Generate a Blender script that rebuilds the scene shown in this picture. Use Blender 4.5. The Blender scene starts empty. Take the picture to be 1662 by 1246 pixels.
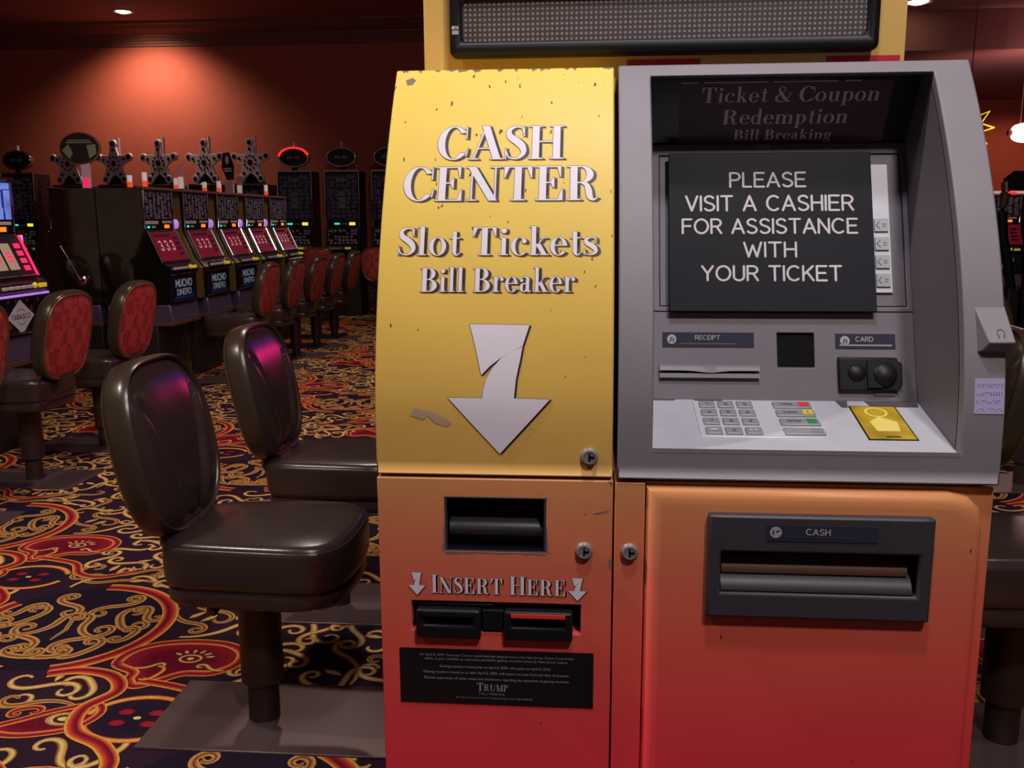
import bpy, bmesh, math, random
import numpy as np
from mathutils import Vector, Matrix
random.seed(7)
D = bpy.data
SC = bpy.context.scene
COL = SC.collection
R = math.radians

# ------------------------------------------------------------------ camera
F_PX, W_PX, H_EYE = 1500.0, 1662.0, 1.45
yaw, pit, rol = R(4.6), R(10.13), R(-0.25)
fw = Vector((-math.sin(yaw)*math.cos(pit), math.cos(yaw)*math.cos(pit), -math.sin(pit)))
rt = Vector((math.cos(yaw), math.sin(yaw), 0)); up = rt.cross(fw)
rt2 = math.cos(rol)*rt + math.sin(rol)*up
up2 = -math.sin(rol)*rt + math.cos(rol)*up
cam_d = D.cameras.new('camera'); cam = D.objects.new('camera', cam_d); COL.objects.link(cam)
cam_d.sensor_fit = 'HORIZONTAL'; cam_d.sensor_width = 36.0; cam_d.lens = 36.0*F_PX/W_PX
cam_d.clip_start = 0.05; cam_d.clip_end = 100
m3 = Matrix((rt2, up2, -fw)).transposed().to_4x4()
m3.translation = Vector((0, 0, H_EYE)); cam.matrix_world = m3
SC.camera = cam

# ------------------------------------------------------------------ world, exposure
SC.view_settings.view_transform = 'Standard'; SC.view_settings.look = 'None'
SC.view_settings.gamma = 1.0; SC.view_settings.exposure = 0.0
SC.view_settings.use_curve_mapping = False
w = D.worlds.new('world'); SC.world = w; w.use_nodes = True
w.node_tree.nodes['Background'].inputs[0].default_value = (0.80, 0.55, 0.50, 1)
w.node_tree.nodes['Background'].inputs[1].default_value = 0.095

def area(name, loc, target, size, power, color):
    l = D.lights.new(name, 'AREA'); l.shape = 'DISK'; l.size = size; l.energy = power; l.color = color
    o = D.objects.new(name, l); COL.objects.link(o); o.location = loc
    o.rotation_euler = (Vector(target)-Vector(loc)).to_track_quat('-Z', 'Y').to_euler()
    return o
def spot(name, loc, target, power, color, deg=110, blend=0.7, rad=0.08):
    l = D.lights.new(name, 'SPOT'); l.energy = power; l.color = color; l.spot_size = R(deg); l.spot_blend = blend
    l.shadow_soft_size = rad
    o = D.objects.new(name, l); COL.objects.link(o); o.location = loc
    o.rotation_euler = (Vector(target)-Vector(loc)).to_track_quat('-Z', 'Y').to_euler()
    return o
WARM = (1.0, 0.86, 0.74)
area('key_light', (1.0, -0.9, 4.40), (0.15, 1.5, 1.2), 0.35, 82, (1.0, 0.92, 0.86))
area('overhead_light', (0.1, 0.55, 4.4), (0.2, 1.6, 1.2), 0.30, 50, (0.94, 0.94, 1.0))
spot('downlight_a', (-2.6, 1.2, 4.4), (-2.0, 3.0, 0), 320, WARM, 120)
spot('downlight_b', (-1.6, 6.0, 4.4), (-1.6, 6.0, 0), 220, WARM, 120)
spot('downlight_c', (-1.9, 10.5, 4.4), (-1.9, 10.5, 0), 200, WARM, 120)
spot('downlight_d', (2.2, 3.4, 4.4), (2.2, 3.4, 0), 70, WARM, 120)
spot('wall_wash', (-6.88, 14.0, 4.40), (-6.95, 15.0, 2.2), 270, (1.0, 0.76, 0.56), 126, 0.9, 0.1)

# ------------------------------------------------------------------ materials
def s2l(c):
    return tuple((x/255/12.92 if x/255 <= 0.04045 else ((x/255+0.055)/1.055)**2.4) for x in c) + (1,)
def mat(name, rgb, rough=0.5, metal=0.0, spec=0.5, emit=None, es=0.0, bump=0.0, bscale=200, var=0.06, vscale=8, coat=0.0, alpha=None, trans=0.0):
    m = D.materials.new(name); m.use_nodes = True
    n = m.node_tree.nodes; l = m.node_tree.links; b = n['Principled BSDF']
    c = s2l(rgb)
    tc = n.new('ShaderNodeTexCoord')
    nz = n.new('ShaderNodeTexNoise'); nz.inputs['Scale'].default_value = vscale; nz.inputs['Detail'].default_value = 4
    l.new(tc.outputs['Object'], nz.inputs['Vector'])
    mx = n.new('ShaderNodeMix'); mx.data_type = 'RGBA'
    mx.inputs[6].default_value = tuple(x*(1-var*1.6) for x in c[:3])+(1,)
    mx.inputs[7].default_value = tuple(min(1, x*(1+var*1.6)) for x in c[:3])+(1,)
    l.new(nz.outputs['Fac'], mx.inputs[0]); l.new(mx.outputs[2], b.inputs['Base Color'])
    b.inputs['Roughness'].default_value = rough; b.inputs['Metallic'].default_value = metal
    b.inputs['Specular IOR Level'].default_value = spec
    b.inputs['Coat Weight'].default_value = coat; b.inputs['Coat Roughness'].default_value = 0.1
    if trans: b.inputs['Transmission Weight'].default_value = trans
    if emit: b.inputs['Emission Color'].default_value = s2l(emit); b.inputs['Emission Strength'].default_value = es
    if alpha is not None: b.inputs['Alpha'].default_value = alpha
    if bump:
        n2 = n.new('ShaderNodeTexNoise'); n2.inputs['Scale'].default_value = bscale; n2.inputs['Detail'].default_value = 3
        l.new(tc.outputs['Object'], n2.inputs['Vector'])
        bp = n.new('ShaderNodeBump'); bp.inputs['Strength'].default_value = bump; bp.inputs['Distance'].default_value = 0.002
        l.new(n2.outputs['Fac'], bp.inputs['Height']); l.new(bp.outputs['Normal'], b.inputs['Normal'])
    return m

def kiosk_paint():
    m = D.materials.new('kiosk_paint'); m.use_nodes = True
    n = m.node_tree.nodes; l = m.node_tree.links; b = n['Principled BSDF']
    tc = n.new('ShaderNodeTexCoord'); sp = n.new('ShaderNodeSeparateXYZ'); l.new(tc.outputs['Object'], sp.inputs[0])
    mr = n.new('ShaderNodeMapRange'); mr.inputs[1].default_value = 0.3; mr.inputs[2].default_value = 1.8
    l.new(sp.outputs['Z'], mr.inputs[0])
    cr = n.new('ShaderNodeValToRGB'); l.new(mr.outputs[0], cr.inputs[0])
    stops = [(0.30, (230, 52, 78)), (0.52, (228, 56, 72)), (0.62, (224, 66, 72)), (0.74, (216, 84, 72)), (0.88, (206, 104, 80)), (0.98, (206, 128, 86)),  # printed gradient; lowest reds brightened to stand in for fill light
             (1.032, (208, 142, 90)), (1.036, (206, 158, 86)), (1.20, (210, 170, 82)), (1.45, (222, 188, 84)), (1.72, (240, 208, 98))]
    el = cr.color_ramp.elements
    el[0].position = 0; el[0].color = s2l(stops[0][1]); el[1].position = (stops[-1][0]-.3)/1.5; el[1].color = s2l(stops[-1][1])
    for z, c in stops[1:-1]:
        e = el.new((z-.3)/1.5); e.color = s2l(c)
    # chips and scratches, denser towards the worn top edge
    mp = n.new('ShaderNodeMapping'); mp.inputs['Scale'].default_value = (1.0, 0.3, 0.45); mp.inputs['Rotation'].default_value = (0, R(18), 0)
    l.new(tc.outputs['Object'], mp.inputs[0])
    nz = n.new('ShaderNodeTexNoise'); nz.inputs['Scale'].default_value = 120; nz.inputs['Detail'].default_value = 1
    l.new(mp.outputs[0], nz.inputs['Vector'])
    nb = n.new('ShaderNodeTexNoise'); nb.inputs['Scale'].default_value = 9; l.new(tc.outputs['Object'], nb.inputs['Vector'])
    ad = n.new('ShaderNodeMath'); ad.operation = 'MULTIPLY_ADD'; ad.inputs[1].default_value = 0.12
    l.new(nb.outputs['Fac'], ad.inputs[0]); l.new(nz.outputs['Fac'], ad.inputs[2])
    zt = n.new('ShaderNodeMapRange'); zt.inputs[1].default_value = 1.05; zt.inputs[2].default_value = 1.72
    zt.inputs[3].default_value = 0.865; zt.inputs[4].default_value = 0.790; l.new(sp.outputs['Z'], zt.inputs[0])
    gt = n.new('ShaderNodeMath'); gt.operation = 'GREATER_THAN'; l.new(ad.outputs[0], gt.inputs[0]); l.new(zt.outputs[0], gt.inputs[1])
    mx = n.new('ShaderNodeMix'); mx.data_type = 'RGBA'; l.new(gt.outputs[0], mx.inputs[0]); l.new(cr.outputs[0], mx.inputs[6])
    mx.inputs[7].default_value = s2l((96, 66, 44))
    # faint greasy smudges
    ns = n.new('ShaderNodeTexNoise'); ns.inputs['Scale'].default_value = 4; ns.inputs['Detail'].default_value = 6; l.new(tc.outputs['Object'], ns.inputs['Vector'])
    rr = n.new('ShaderNodeMapRange'); rr.inputs[1].default_value = .3; rr.inputs[2].default_value = .7; rr.inputs[3].default_value = .34; rr.inputs[4].default_value = .5
    l.new(ns.outputs['Fac'], rr.inputs[0]); l.new(rr.outputs[0], b.inputs['Roughness'])
    m2 = n.new('ShaderNodeMix'); m2.data_type = 'RGBA'; m2.blend_type = 'MULTIPLY'; m2.inputs[0].default_value = 1
    r2 = n.new('ShaderNodeMapRange'); r2.inputs[3].default_value = .88; r2.inputs[4].default_value = 1.06; l.new(ns.outputs['Fac'], r2.inputs[0])
    l.new(mx.outputs[2], m2.inputs[6]); l.new(r2.outputs[0], m2.inputs[7]); l.new(m2.outputs[2], b.inputs['Base Color'])
    b.inputs['Specular IOR Level'].default_value = 0.25
    return m

def fabric():
    m = D.materials.new('red_fabric'); m.use_nodes = True
    n = m.node_tree.nodes; l = m.node_tree.links; b = n['Principled BSDF']
    tc = n.new('ShaderNodeTexCoord')
    mp = n.new('ShaderNodeMapping'); mp.inputs['Scale'].default_value = (1, 1, 0.7); l.new(tc.outputs['Object'], mp.inputs[0])
    ck = n.new('ShaderNodeTexChecker'); ck.inputs['Scale'].default_value = 14
    nd = n.new('ShaderNodeTexNoise'); nd.inputs['Scale'].default_value = 12
    l.new(tc.outputs['Object'], nd.inputs['Vector'])
    vm = n.new('ShaderNodeVectorMath'); vm.operation = 'MULTIPLY_ADD'; vm.inputs[1].default_value = (.06, .06, .06)
    l.new(nd.outputs['Color'], vm.inputs[0]); l.new(mp.outputs[0], vm.inputs[2]); l.new(vm.outputs[0], ck.inputs['Vector'])
    ck.inputs['Color1'].default_value = s2l((140, 38, 42)); ck.inputs['Color2'].default_value = s2l((170, 60, 50))
    wv = n.new('ShaderNodeTexNoise'); wv.inputs['Scale'].default_value = 22; wv.inputs['Distortion'].default_value = 2
    l.new(mp.outputs[0], wv.inputs['Vector'])
    gt = n.new('ShaderNodeMapRange'); gt.inputs[1].default_value = .58; gt.inputs[2].default_value = .66; l.new(wv.outputs['Fac'], gt.inputs[0])
    mx = n.new('ShaderNodeMix'); mx.data_type = 'RGBA'; l.new(gt.outputs[0], mx.inputs[0]); l.new(ck.outputs['Color'], mx.inputs[6])
    mx.inputs[7].default_value = s2l((184, 92, 62)); l.new(mx.outputs[2], b.inputs['Base Color'])
    b.inputs['Roughness'].default_value = .85
    return m

def dots_mat():
    m = D.materials.new('led_matrix'); m.use_nodes = True
    n = m.node_tree.nodes; l = m.node_tree.links; b = n['Principled BSDF']
    tc = n.new('ShaderNodeTexCoord'); sp = n.new('ShaderNodeSeparateXYZ'); l.new(tc.outputs['Object'], sp.inputs[0])
    def frac(sock):
        a = n.new('ShaderNodeMath'); a.operation = 'MULTIPLY'; a.inputs[1].default_value = 1/0.0093; l.new(sock, a.inputs[0])
        f = n.new('ShaderNodeMath'); f.operation = 'FRACT'; l.new(a.outputs[0], f.inputs[0])
        s = n.new('ShaderNodeMath'); s.operation = 'SUBTRACT'; s.inputs[1].default_value = .5; l.new(f.outputs[0], s.inputs[0])
        q = n.new('ShaderNodeMath'); q.operation = 'POWER'; q.inputs[1].default_value = 2; l.new(s.outputs[0], q.inputs[0]); return q
    a = frac(sp.outputs['X']); c = frac(sp.outputs['Z'])
    s = n.new('ShaderNodeMath'); s.operation = 'ADD'; l.new(a.outputs[0], s.inputs[0]); l.new(c.outputs[0], s.inputs[1])
    lt = n.new('ShaderNodeMath'); lt.operation = 'LESS_THAN'; lt.inputs[1].default_value = .075; l.new(s.outputs[0], lt.inputs[0])
    mx = n.new('ShaderNodeMix'); mx.data_type = 'RGBA'; l.new(lt.outputs[0], mx.inputs[0])
    mx.inputs[6].default_value = s2l((62, 52, 56)); mx.inputs[7].default_value = s2l((132, 120, 122)); l.new(mx.outputs[2], b.inputs['Base Color'])
    b.inputs['Roughness'].default_value = .45
    return m

def carpet_mat():
    m = D.materials.new('carpet_pile'); m.use_nodes = True
    n = m.node_tree.nodes; l = m.node_tree.links; b = n['Principled BSDF']
    at = n.new('ShaderNodeAttribute'); at.attribute_name = 'Col'
    tc = n.new('ShaderNodeTexCoord'); nz = n.new('ShaderNodeTexNoise'); nz.inputs['Scale'].default_value = 350; nz.inputs['Detail'].default_value = 2
    l.new(tc.outputs['Object'], nz.inputs['Vector'])
    mr = n.new('ShaderNodeMapRange'); mr.inputs[1].default_value = .3; mr.inputs[2].default_value = .7; mr.inputs[3].default_value = .6; mr.inputs[4].default_value = 1.35
    l.new(nz.outputs['Fac'], mr.inputs[0])
    mx = n.new('ShaderNodeMix'); mx.data_type = 'RGBA'; mx.blend_type = 'MULTIPLY'; mx.inputs[0].default_value = 1
    l.new(at.outputs['Color'], mx.inputs[6]); l.new(mr.outputs[0], mx.inputs[7]); l.new(mx.outputs[2], b.inputs['Base Color'])
    b.inputs['Roughness'].default_value = 1.0; b.inputs['Specular IOR Level'].default_value = 0
    return m

def pattern_glass(name, base, ink, sx, sz, thr, es=0.0, emit=None, rough=.12):
    """dark printed glass with a blocky print"""
    m = D.materials.new(name); m.use_nodes = True
    n = m.node_tree.nodes; l = m.node_tree.links; b = n['Principled BSDF']
    tc = n.new('ShaderNodeTexCoord'); mp = n.new('ShaderNodeMapping'); mp.inputs['Scale'].default_value = (sx, 1, sz); l.new(tc.outputs['Object'], mp.inputs[0])
    v = n.new('ShaderNodeTexVoronoi'); v.distance = 'CHEBYCHEV'; v.inputs['Scale'].default_value = 1; v.inputs['Randomness'].default_value = .35
    l.new(mp.outputs[0], v.inputs['Vector'])
    nz = n.new('ShaderNodeTexNoise'); nz.inputs['Scale'].default_value = 6; l.new(tc.outputs['Object'], nz.inputs['Vector'])
    a = n.new('ShaderNodeMath'); a.operation = 'LESS_THAN'; a.inputs[1].default_value = thr; l.new(v.outputs['Distance'], a.inputs[0])
    q = n.new('ShaderNodeMath'); q.operation = 'MULTIPLY'; l.new(a.outputs[0], q.inputs[0]); l.new(nz.outputs['Fac'], q.inputs[1])
    mx = n.new('ShaderNodeMix'); mx.data_type = 'RGBA'; l.new(q.outputs[0], mx.inputs[0])
    mx.inputs[6].default_value = s2l(base); mx.inputs[7].default_value = s2l(ink); l.new(mx.outputs[2], b.inputs['Base Color'])
    b.inputs['Roughness'].default_value = rough; b.inputs['Specular IOR Level'].default_value = .5
    if es:
        l.new(mx.outputs[2], b.inputs['Emission Color']); b.inputs['Emission Strength'].default_value = es
    return m

M = dict(
 paint=kiosk_paint(), fabric=fabric(), dots=dots_mat(), carpet=carpet_mat(),
 header=mat('header_yellow', (206, 164, 88), .45), red_print=mat('header_red', (178, 14, 46), .5),
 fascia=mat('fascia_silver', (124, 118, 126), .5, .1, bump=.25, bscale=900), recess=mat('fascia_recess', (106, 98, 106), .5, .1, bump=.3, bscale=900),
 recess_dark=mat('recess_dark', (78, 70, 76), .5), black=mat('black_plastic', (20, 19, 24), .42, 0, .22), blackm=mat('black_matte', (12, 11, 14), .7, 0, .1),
 charcoal=mat('charcoal_plastic', (54, 50, 58), .45, bump=.2, bscale=700), steel=mat('brushed_steel', (186, 186, 196), .5, .2, var=.08, vscale=14),
 keymetal=mat('key_metal', (148, 148, 154), .42, .2), keyedge=mat('key_plate', (206, 207, 216), .4, .25), ink=mat('engraved_ink', (64, 62, 70), .6),
 white=mat('white_print', (216, 206, 218), .45, var=.03), shadow=mat('brown_print', (52, 26, 28), .5), outline=mat('outline_print', (92, 72, 58), .5),
 notice=mat('notice_acrylic', (30, 31, 38), .5, 0, .10, vscale=4, var=.1), notice_txt=mat('engraved_white', (200, 192, 200), .5),
 plaque=mat('plaque_black', (16, 12, 16), .45), ptxt=mat('plaque_text', (150, 145, 150), .5), lblue=mat('label_navy', (44, 44, 60), .5, 0, .12),
 greytxt=mat('label_grey', (150, 150, 160), .45), lock=mat('lock_chrome', (150, 144, 146), .3, .45), headglass=mat('smoked_glass', (24, 18, 23), .25, 0, .3),
 headpanel=mat('header_film', (84, 62, 74), .45, 0, .3), headtxt=mat('header_film_text', (230, 214, 222), .6, 0, .2),
 gold=mat('gold_card_art', (206, 164, 44), .3, .3, var=.5, vscale=22), goldlite=mat('gold_art_light', (226, 206, 110), .35), sred=mat('key_red', (214, 56, 40), .4), syel=mat('key_yellow', (232, 196, 40), .4),
 sgrn=mat('key_green', (30, 130, 62), .4), sgry=mat('key_grey', (128, 126, 128), .4), braille=mat('braille_label', (168, 156, 196), .5),
 worn=mat('worn_metal', (118, 104, 100), .6, .1, var=.2, vscale=90), tape=mat('tape_residue', (170, 140, 120), .6, var=.12, vscale=60), darkslot=mat('slot_steel', (112, 112, 114), .28, .9),
 vinyl_shell=mat('bronze_vinyl', (58, 46, 36), .28, .1, .5, bump=.1, bscale=260), vinyl=mat('brown_vinyl', (52, 40, 37), .25, 0, .5, bump=.12, bscale=260, var=.08), vinyl_rim=mat('bronze_trim', (120, 98, 66), .28, .55),
 post=mat('post_brown', (52, 36, 34), .4, .2), plate=mat('base_steel', (112, 92, 92), .34, .55, var=.12, vscale=6),
 wall=mat('wall_terracotta', (160, 76, 58), .85, bump=.3, bscale=60), crown=mat('crown_brown', (116, 70, 62), .6), ceil=mat('ceiling_maroon', (150, 98, 100), .8, var=.1, vscale=1.5),
 lampglow=mat('lamp_glow', (255, 230, 200), .5, emit=(255, 226, 190), es=14), signglow=mat('sign_glow', (255, 220, 220), .5, emit=(255, 214, 210), es=7), redneon=mat('red_neon', (255, 40, 40), .5, emit=(255, 30, 30), es=2.5),
 chrome=mat('chrome', (205, 200, 210), .12, 1.0), mirror=mat('mirrored_side', (120, 108, 96), .05, .97, var=.15), cab=mat('cabinet_black', (26, 22, 30), .3), cabp=mat('cabinet_purple', (44, 30, 66), .3),
 olive=mat('olive_divider', (92, 74, 30), .3), kick=mat('kick_metal', (140, 124, 166), .25, .8), wood=mat('stand_wood', (90, 56, 40), .45), stand=mat('stand_dark', (30, 22, 24), .5),  # kick metal's lilac base paints in the purple light it reflects
 paytab=pattern_glass('pay_table', (26, 22, 34), (150, 140, 150), 14, 60, .32, .12), reel=mat('reel_glass', (118, 26, 44), .15, emit=(150, 30, 56), es=.22), reelw=mat('reel_print', (235, 200, 205), .3, emit=(235, 190, 195), es=.12),
 teal=mat('teal_led', (40, 220, 190), .4, emit=(30, 230, 190), es=1.2), amber=mat('amber_led', (255, 110, 30), .4, emit=(255, 96, 20), es=2.2), amber2=mat('yellow_led', (255, 200, 60), .4, emit=(255, 196, 50), es=1.4),
 belly=mat('belly_glass', (20, 22, 40), .12), bellyw=mat('belly_print', (150, 165, 180), .3, emit=(130, 150, 170), es=.15), bellyb=mat('belly_blue', (24, 50, 110), .3), btn=mat('button_yellow', (226, 200, 40), .3, emit=(230, 200, 40), es=.25),
 btnw=mat('button_white', (190, 176, 176), .3), magenta=mat('magenta_screen', (255, 40, 150), .3, emit=(255, 36, 140), es=13), violet=mat('violet_screen', (140, 60, 255), .3, emit=(130, 50, 255), es=2),
 bluescr=pattern_glass('blue_screen', (30, 34, 110), (130, 170, 255), 9, 7, .5, .8), lilac=mat('lilac_light', (190, 140, 230), .3, emit=(190, 130, 240), es=.6), pinkled=mat('pink_led', (255, 50, 110), .3, emit=(255, 40, 100), es=.7),
 cream=mat('reel_cream', (190, 170, 150), .4, emit=(190, 160, 140), es=.08), flame=pattern_glass('flame_glass', (14, 14, 26), (150, 52, 20), 26, 20, .30), label_w=mat('diamond_label', (186, 180, 190), .4), txtdark=mat('diamond_text', (60, 50, 62), .5),
 oval=mat('oval_glass', (24, 20, 34), .2), ovaltxt=mat('oval_text', (120, 112, 122), .4), star=mat('star_silver', (214, 196, 208), .5, .1), lens=mat('star_lens', (48, 26, 32), .25), topglass=pattern_glass('video_glass', (16, 14, 24), (90, 84, 104), 12, 16, .36, .05),
 keys=pattern_glass('key_glass', (28, 26, 32), (190, 186, 190), 16, 22, .34), towerw=mat('tower_white', (240, 226, 220), .3, emit=(240, 215, 210), es=.25), towero=mat('tower_orange', (240, 90, 40), .3, emit=(240, 84, 36), es=.5),
 acry=mat('acrylic_pink', (214, 170, 176), .15, alpha=.55), signbrown=mat('oval_sign_dark', (52, 42, 34), .4), signgold=mat('oval_sign_rim', (150, 110, 70), .4), signpaper=mat('oval_sign_notes', (150, 160, 130), .5), paper=mat('paper_white', (225, 205, 215), .5),
)

# ------------------------------------------------------------------ geometry helpers
class MB:
    def __init__(s): s.v = []; s.f = []; s.m = []
    def add(s, vs, fs, mi=0):
        o = len(s.v); s.v += [tuple(p) for p in vs]
        for f in fs: s.f.append(tuple(i+o for i in f)); s.m.append(mi)
        return s
    def box(s, x0, x1, y0, y1, z0, z1, mi=0):
        return s.add([(x, y, z) for z in (z0, z1) for y in (y0, y1) for x in (x0, x1)],
                     [(0, 2, 3, 1), (4, 5, 7, 6), (0, 1, 5, 4), (2, 6, 7, 3), (0, 4, 6, 2), (1, 3, 7, 5)], mi)
    def rings(s, rs, mi=0, cap=True, close=True):
        n = len(rs[0]); vs = [p for r in rs for p in r]; fs = []
        for k in range(len(rs)-1):
            for i in range(n if close else n-1):
                j = (i+1) % n; fs.append((k*n+i, k*n+j, (k+1)*n+j, (k+1)*n+i))
        if cap: fs.append(tuple(range(n))[::-1]); fs.append(tuple((len(rs)-1)*n+i for i in range(n)))
        return s.add(vs, fs, mi)
    def tube(s, pts, r, n=12, mi=0):
        pts = [Vector(p) for p in pts]; rr = r if isinstance(r, (list, tuple)) else [r]*len(pts); rs = []
        for i, p in enumerate(pts):
            t = (pts[min(i+1, len(pts)-1)]-pts[max(i-1, 0)]).normalized()
            a = t.cross(Vector((0, 0, 1))); a = a.normalized() if a.length > 1e-3 else Vector((1, 0, 0)); b = t.cross(a)
            rs.append([p+rr[i]*(math.cos(2*math.pi*k/n)*a+math.sin(2*math.pi*k/n)*b) for k in range(n)])
        return s.rings(rs, mi)
    def ball(s, c, r, mi=0, n=16, m=10):
        rx, ry, rz = r if isinstance(r, (list, tuple)) else (r, r, r)
        rs = [[(c[0]+rx*math.sin(math.pi*k/m)*math.cos(2*math.pi*i/n), c[1]+ry*math.sin(math.pi*k/m)*math.sin(2*math.pi*i/n), c[2]-rz*math.cos(math.pi*k/m)) for i in range(n)] for k in range(1, m)]
        return s.rings(rs, mi)
    def prism(s, poly, a0, a1, axis='y', mi=0):
        """polygon (u,v) extruded along axis: y -> (u,a,v); x -> (a,u,v); z -> (u,v,a)"""
        P = {'y': lambda u, v, a: (u, a, v), 'x': lambda u, v, a: (a, u, v), 'z': lambda u, v, a: (u, v, a)}[axis]
        n = len(poly)
        s.add([P(u, v, a0) for u, v in poly]+[P(u, v, a1) for u, v in poly],
              [tuple(range(n)), tuple(range(2*n-1, n-1, -1))]+[(i, i+n, (i+1) % n+n, (i+1) % n) for i in range(n)], mi)
        return s
    def ellipse(s, cx, cz, rx, rz, y0, y1, n=28, mi=0):
        return s.prism([(cx+rx*math.cos(2*math.pi*i/n), cz+rz*math.sin(2*math.pi*i/n)) for i in range(n)], y0, y1, 'y', mi)
    def flat(s, polys, mi=0, y=0.0):
        for k, p in enumerate(polys): s.add([(u, y-(k % 50)*2e-6, v) for u, v in p], [tuple(range(len(p)))], mi)   # hair's breadth apart so strokes never share a plane
        return s
    def plate(s, x0, x1, z0, z1, th, holes=(), mi=0, y=0.0):
        xs = sorted({x0, x1, *[h[0] for h in holes], *[h[1] for h in holes]}); zs = sorted({z0, z1, *[h[2] for h in holes], *[h[3] for h in holes]})
        nx, nz = len(xs)-1, len(zs)-1
        sol = [[not any(h[0] <= (xs[i]+xs[i+1])/2 <= h[1] and h[2] <= (zs[j]+zs[j+1])/2 <= h[3] for h in holes) for j in range(nz)] for i in range(nx)]
        vid = {}; vs = []; fs = []
        def V(i, j, k):
            if (i, j, k) not in vid: vid[(i, j, k)] = len(vs); vs.append((xs[i], y+k*th, zs[j]))
            return vid[(i, j, k)]
        for i in range(nx):
            for j in range(nz):
                if not sol[i][j]: continue
                fs.append((V(i, j, 0), V(i+1, j, 0), V(i+1, j+1, 0), V(i, j+1, 0)))
                fs.append((V(i, j, 1), V(i, j+1, 1), V(i+1, j+1, 1), V(i+1, j, 1)))
                if i == 0 or not sol[i-1][j]: fs.append((V(i, j, 0), V(i, j+1, 0), V(i, j+1, 1), V(i, j, 1)))
                if i == nx-1 or not sol[i+1][j]: fs.append((V(i+1, j, 0), V(i+1, j, 1), V(i+1, j+1, 1), V(i+1, j+1, 0)))
                if j == 0 or not sol[i][j-1]: fs.append((V(i, j, 0), V(i, j, 1), V(i+1, j, 1), V(i+1, j, 0)))
                if j == nz-1 or not sol[i][j+1]: fs.append((V(i, j+1, 0), V(i+1, j+1, 0), V(i+1, j+1, 1), V(i, j+1, 1)))
        return s.add(vs, fs, mi)
    def build(s, name, mats, parent=None, fn=None, cut=0, bevel=0, seg=2, smooth=40, loc=None, label=None, sub=0):
        me = D.meshes.new(name); me.from_pydata(s.v, [], s.f)
        if not isinstance(mats, (list, tuple)): mats = [mats]
        for x in mats: me.materials.append(M[x])
        for p, i in zip(me.polygons, s.m): p.material_index = i
        bm = bmesh.new(); bm.from_mesh(me)
        if cut:
            z0 = min(v.co.z for v in bm.verts); z1 = max(v.co.z for v in bm.verts); k = math.floor(z0/cut)+1
            while k*cut < z1:
                bmesh.ops.bisect_plane(bm, geom=bm.verts[:]+bm.edges[:]+bm.faces[:], plane_co=(0, 0, k*cut), plane_no=(0, 0, 1)); k += 1
        if bevel and not sub:
            bmesh.ops.remove_doubles(bm, verts=bm.verts[:], dist=1e-6)
        if fn:
            for v in bm.verts: v.co = fn(*v.co)
        bmesh.ops.recalc_face_normals(bm, faces=bm.faces[:])
        bm.to_mesh(me); bm.free()
        if smooth:
            me.polygons.foreach_set('use_smooth', [True]*len(me.polygons)); me.set_sharp_from_angle(angle=R(smooth))
        o = D.objects.new(name, me); COL.objects.link(o)
        if parent is not None: o.parent = parent
        if loc is not None: o.location = loc
        if bevel:
            b = o.modifiers.new('bevel', 'BEVEL'); b.width = bevel; b.segments = seg; b.limit_method = 'ANGLE'; b.angle_limit = R(50); b.harden_normals = False
        if sub:
            b = o.modifiers.new('sub', 'SUBSURF'); b.levels = sub; b.render_levels = sub
        if label: o['label'] = label
        return o

def thing(name, label, cat, loc=(0, 0, 0), rz=0, group=None):
    o = D.objects.new(name, None); COL.objects.link(o); o.location = loc; o.rotation_euler = (0, 0, rz); o.empty_display_size = .1
    o['label'] = label; o['category'] = cat
    if group: o['group'] = group
    return o
def tag(o, label, cat, group=None, kind=None):
    if kind: o['kind'] = kind
    else: o['label'] = label; o['category'] = cat
    if group: o['group'] = group
    return o
def struct(o): o['kind'] = 'structure'; return o
def copy_tree(o, parent=None):
    c = o.copy(); COL.objects.link(c); c.parent = parent
    for ch in list(o.children): copy_tree(ch, c)
    return c
def dup(o, loc, rz, label, group=None):
    c = copy_tree(o); c.location = loc; c.rotation_euler = (0, 0, rz); c['label'] = label
    if group: c['group'] = group
    return c

# ------------------------------------------------------------------ lettering
def arc(cx, cy, rx, ry, a0, a1, n=14):
    return [(cx+rx*math.cos(R(a0+(a1-a0)*i/n)), cy+ry*math.sin(R(a0+(a1-a0)*i/n))) for i in range(n+1)]
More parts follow.
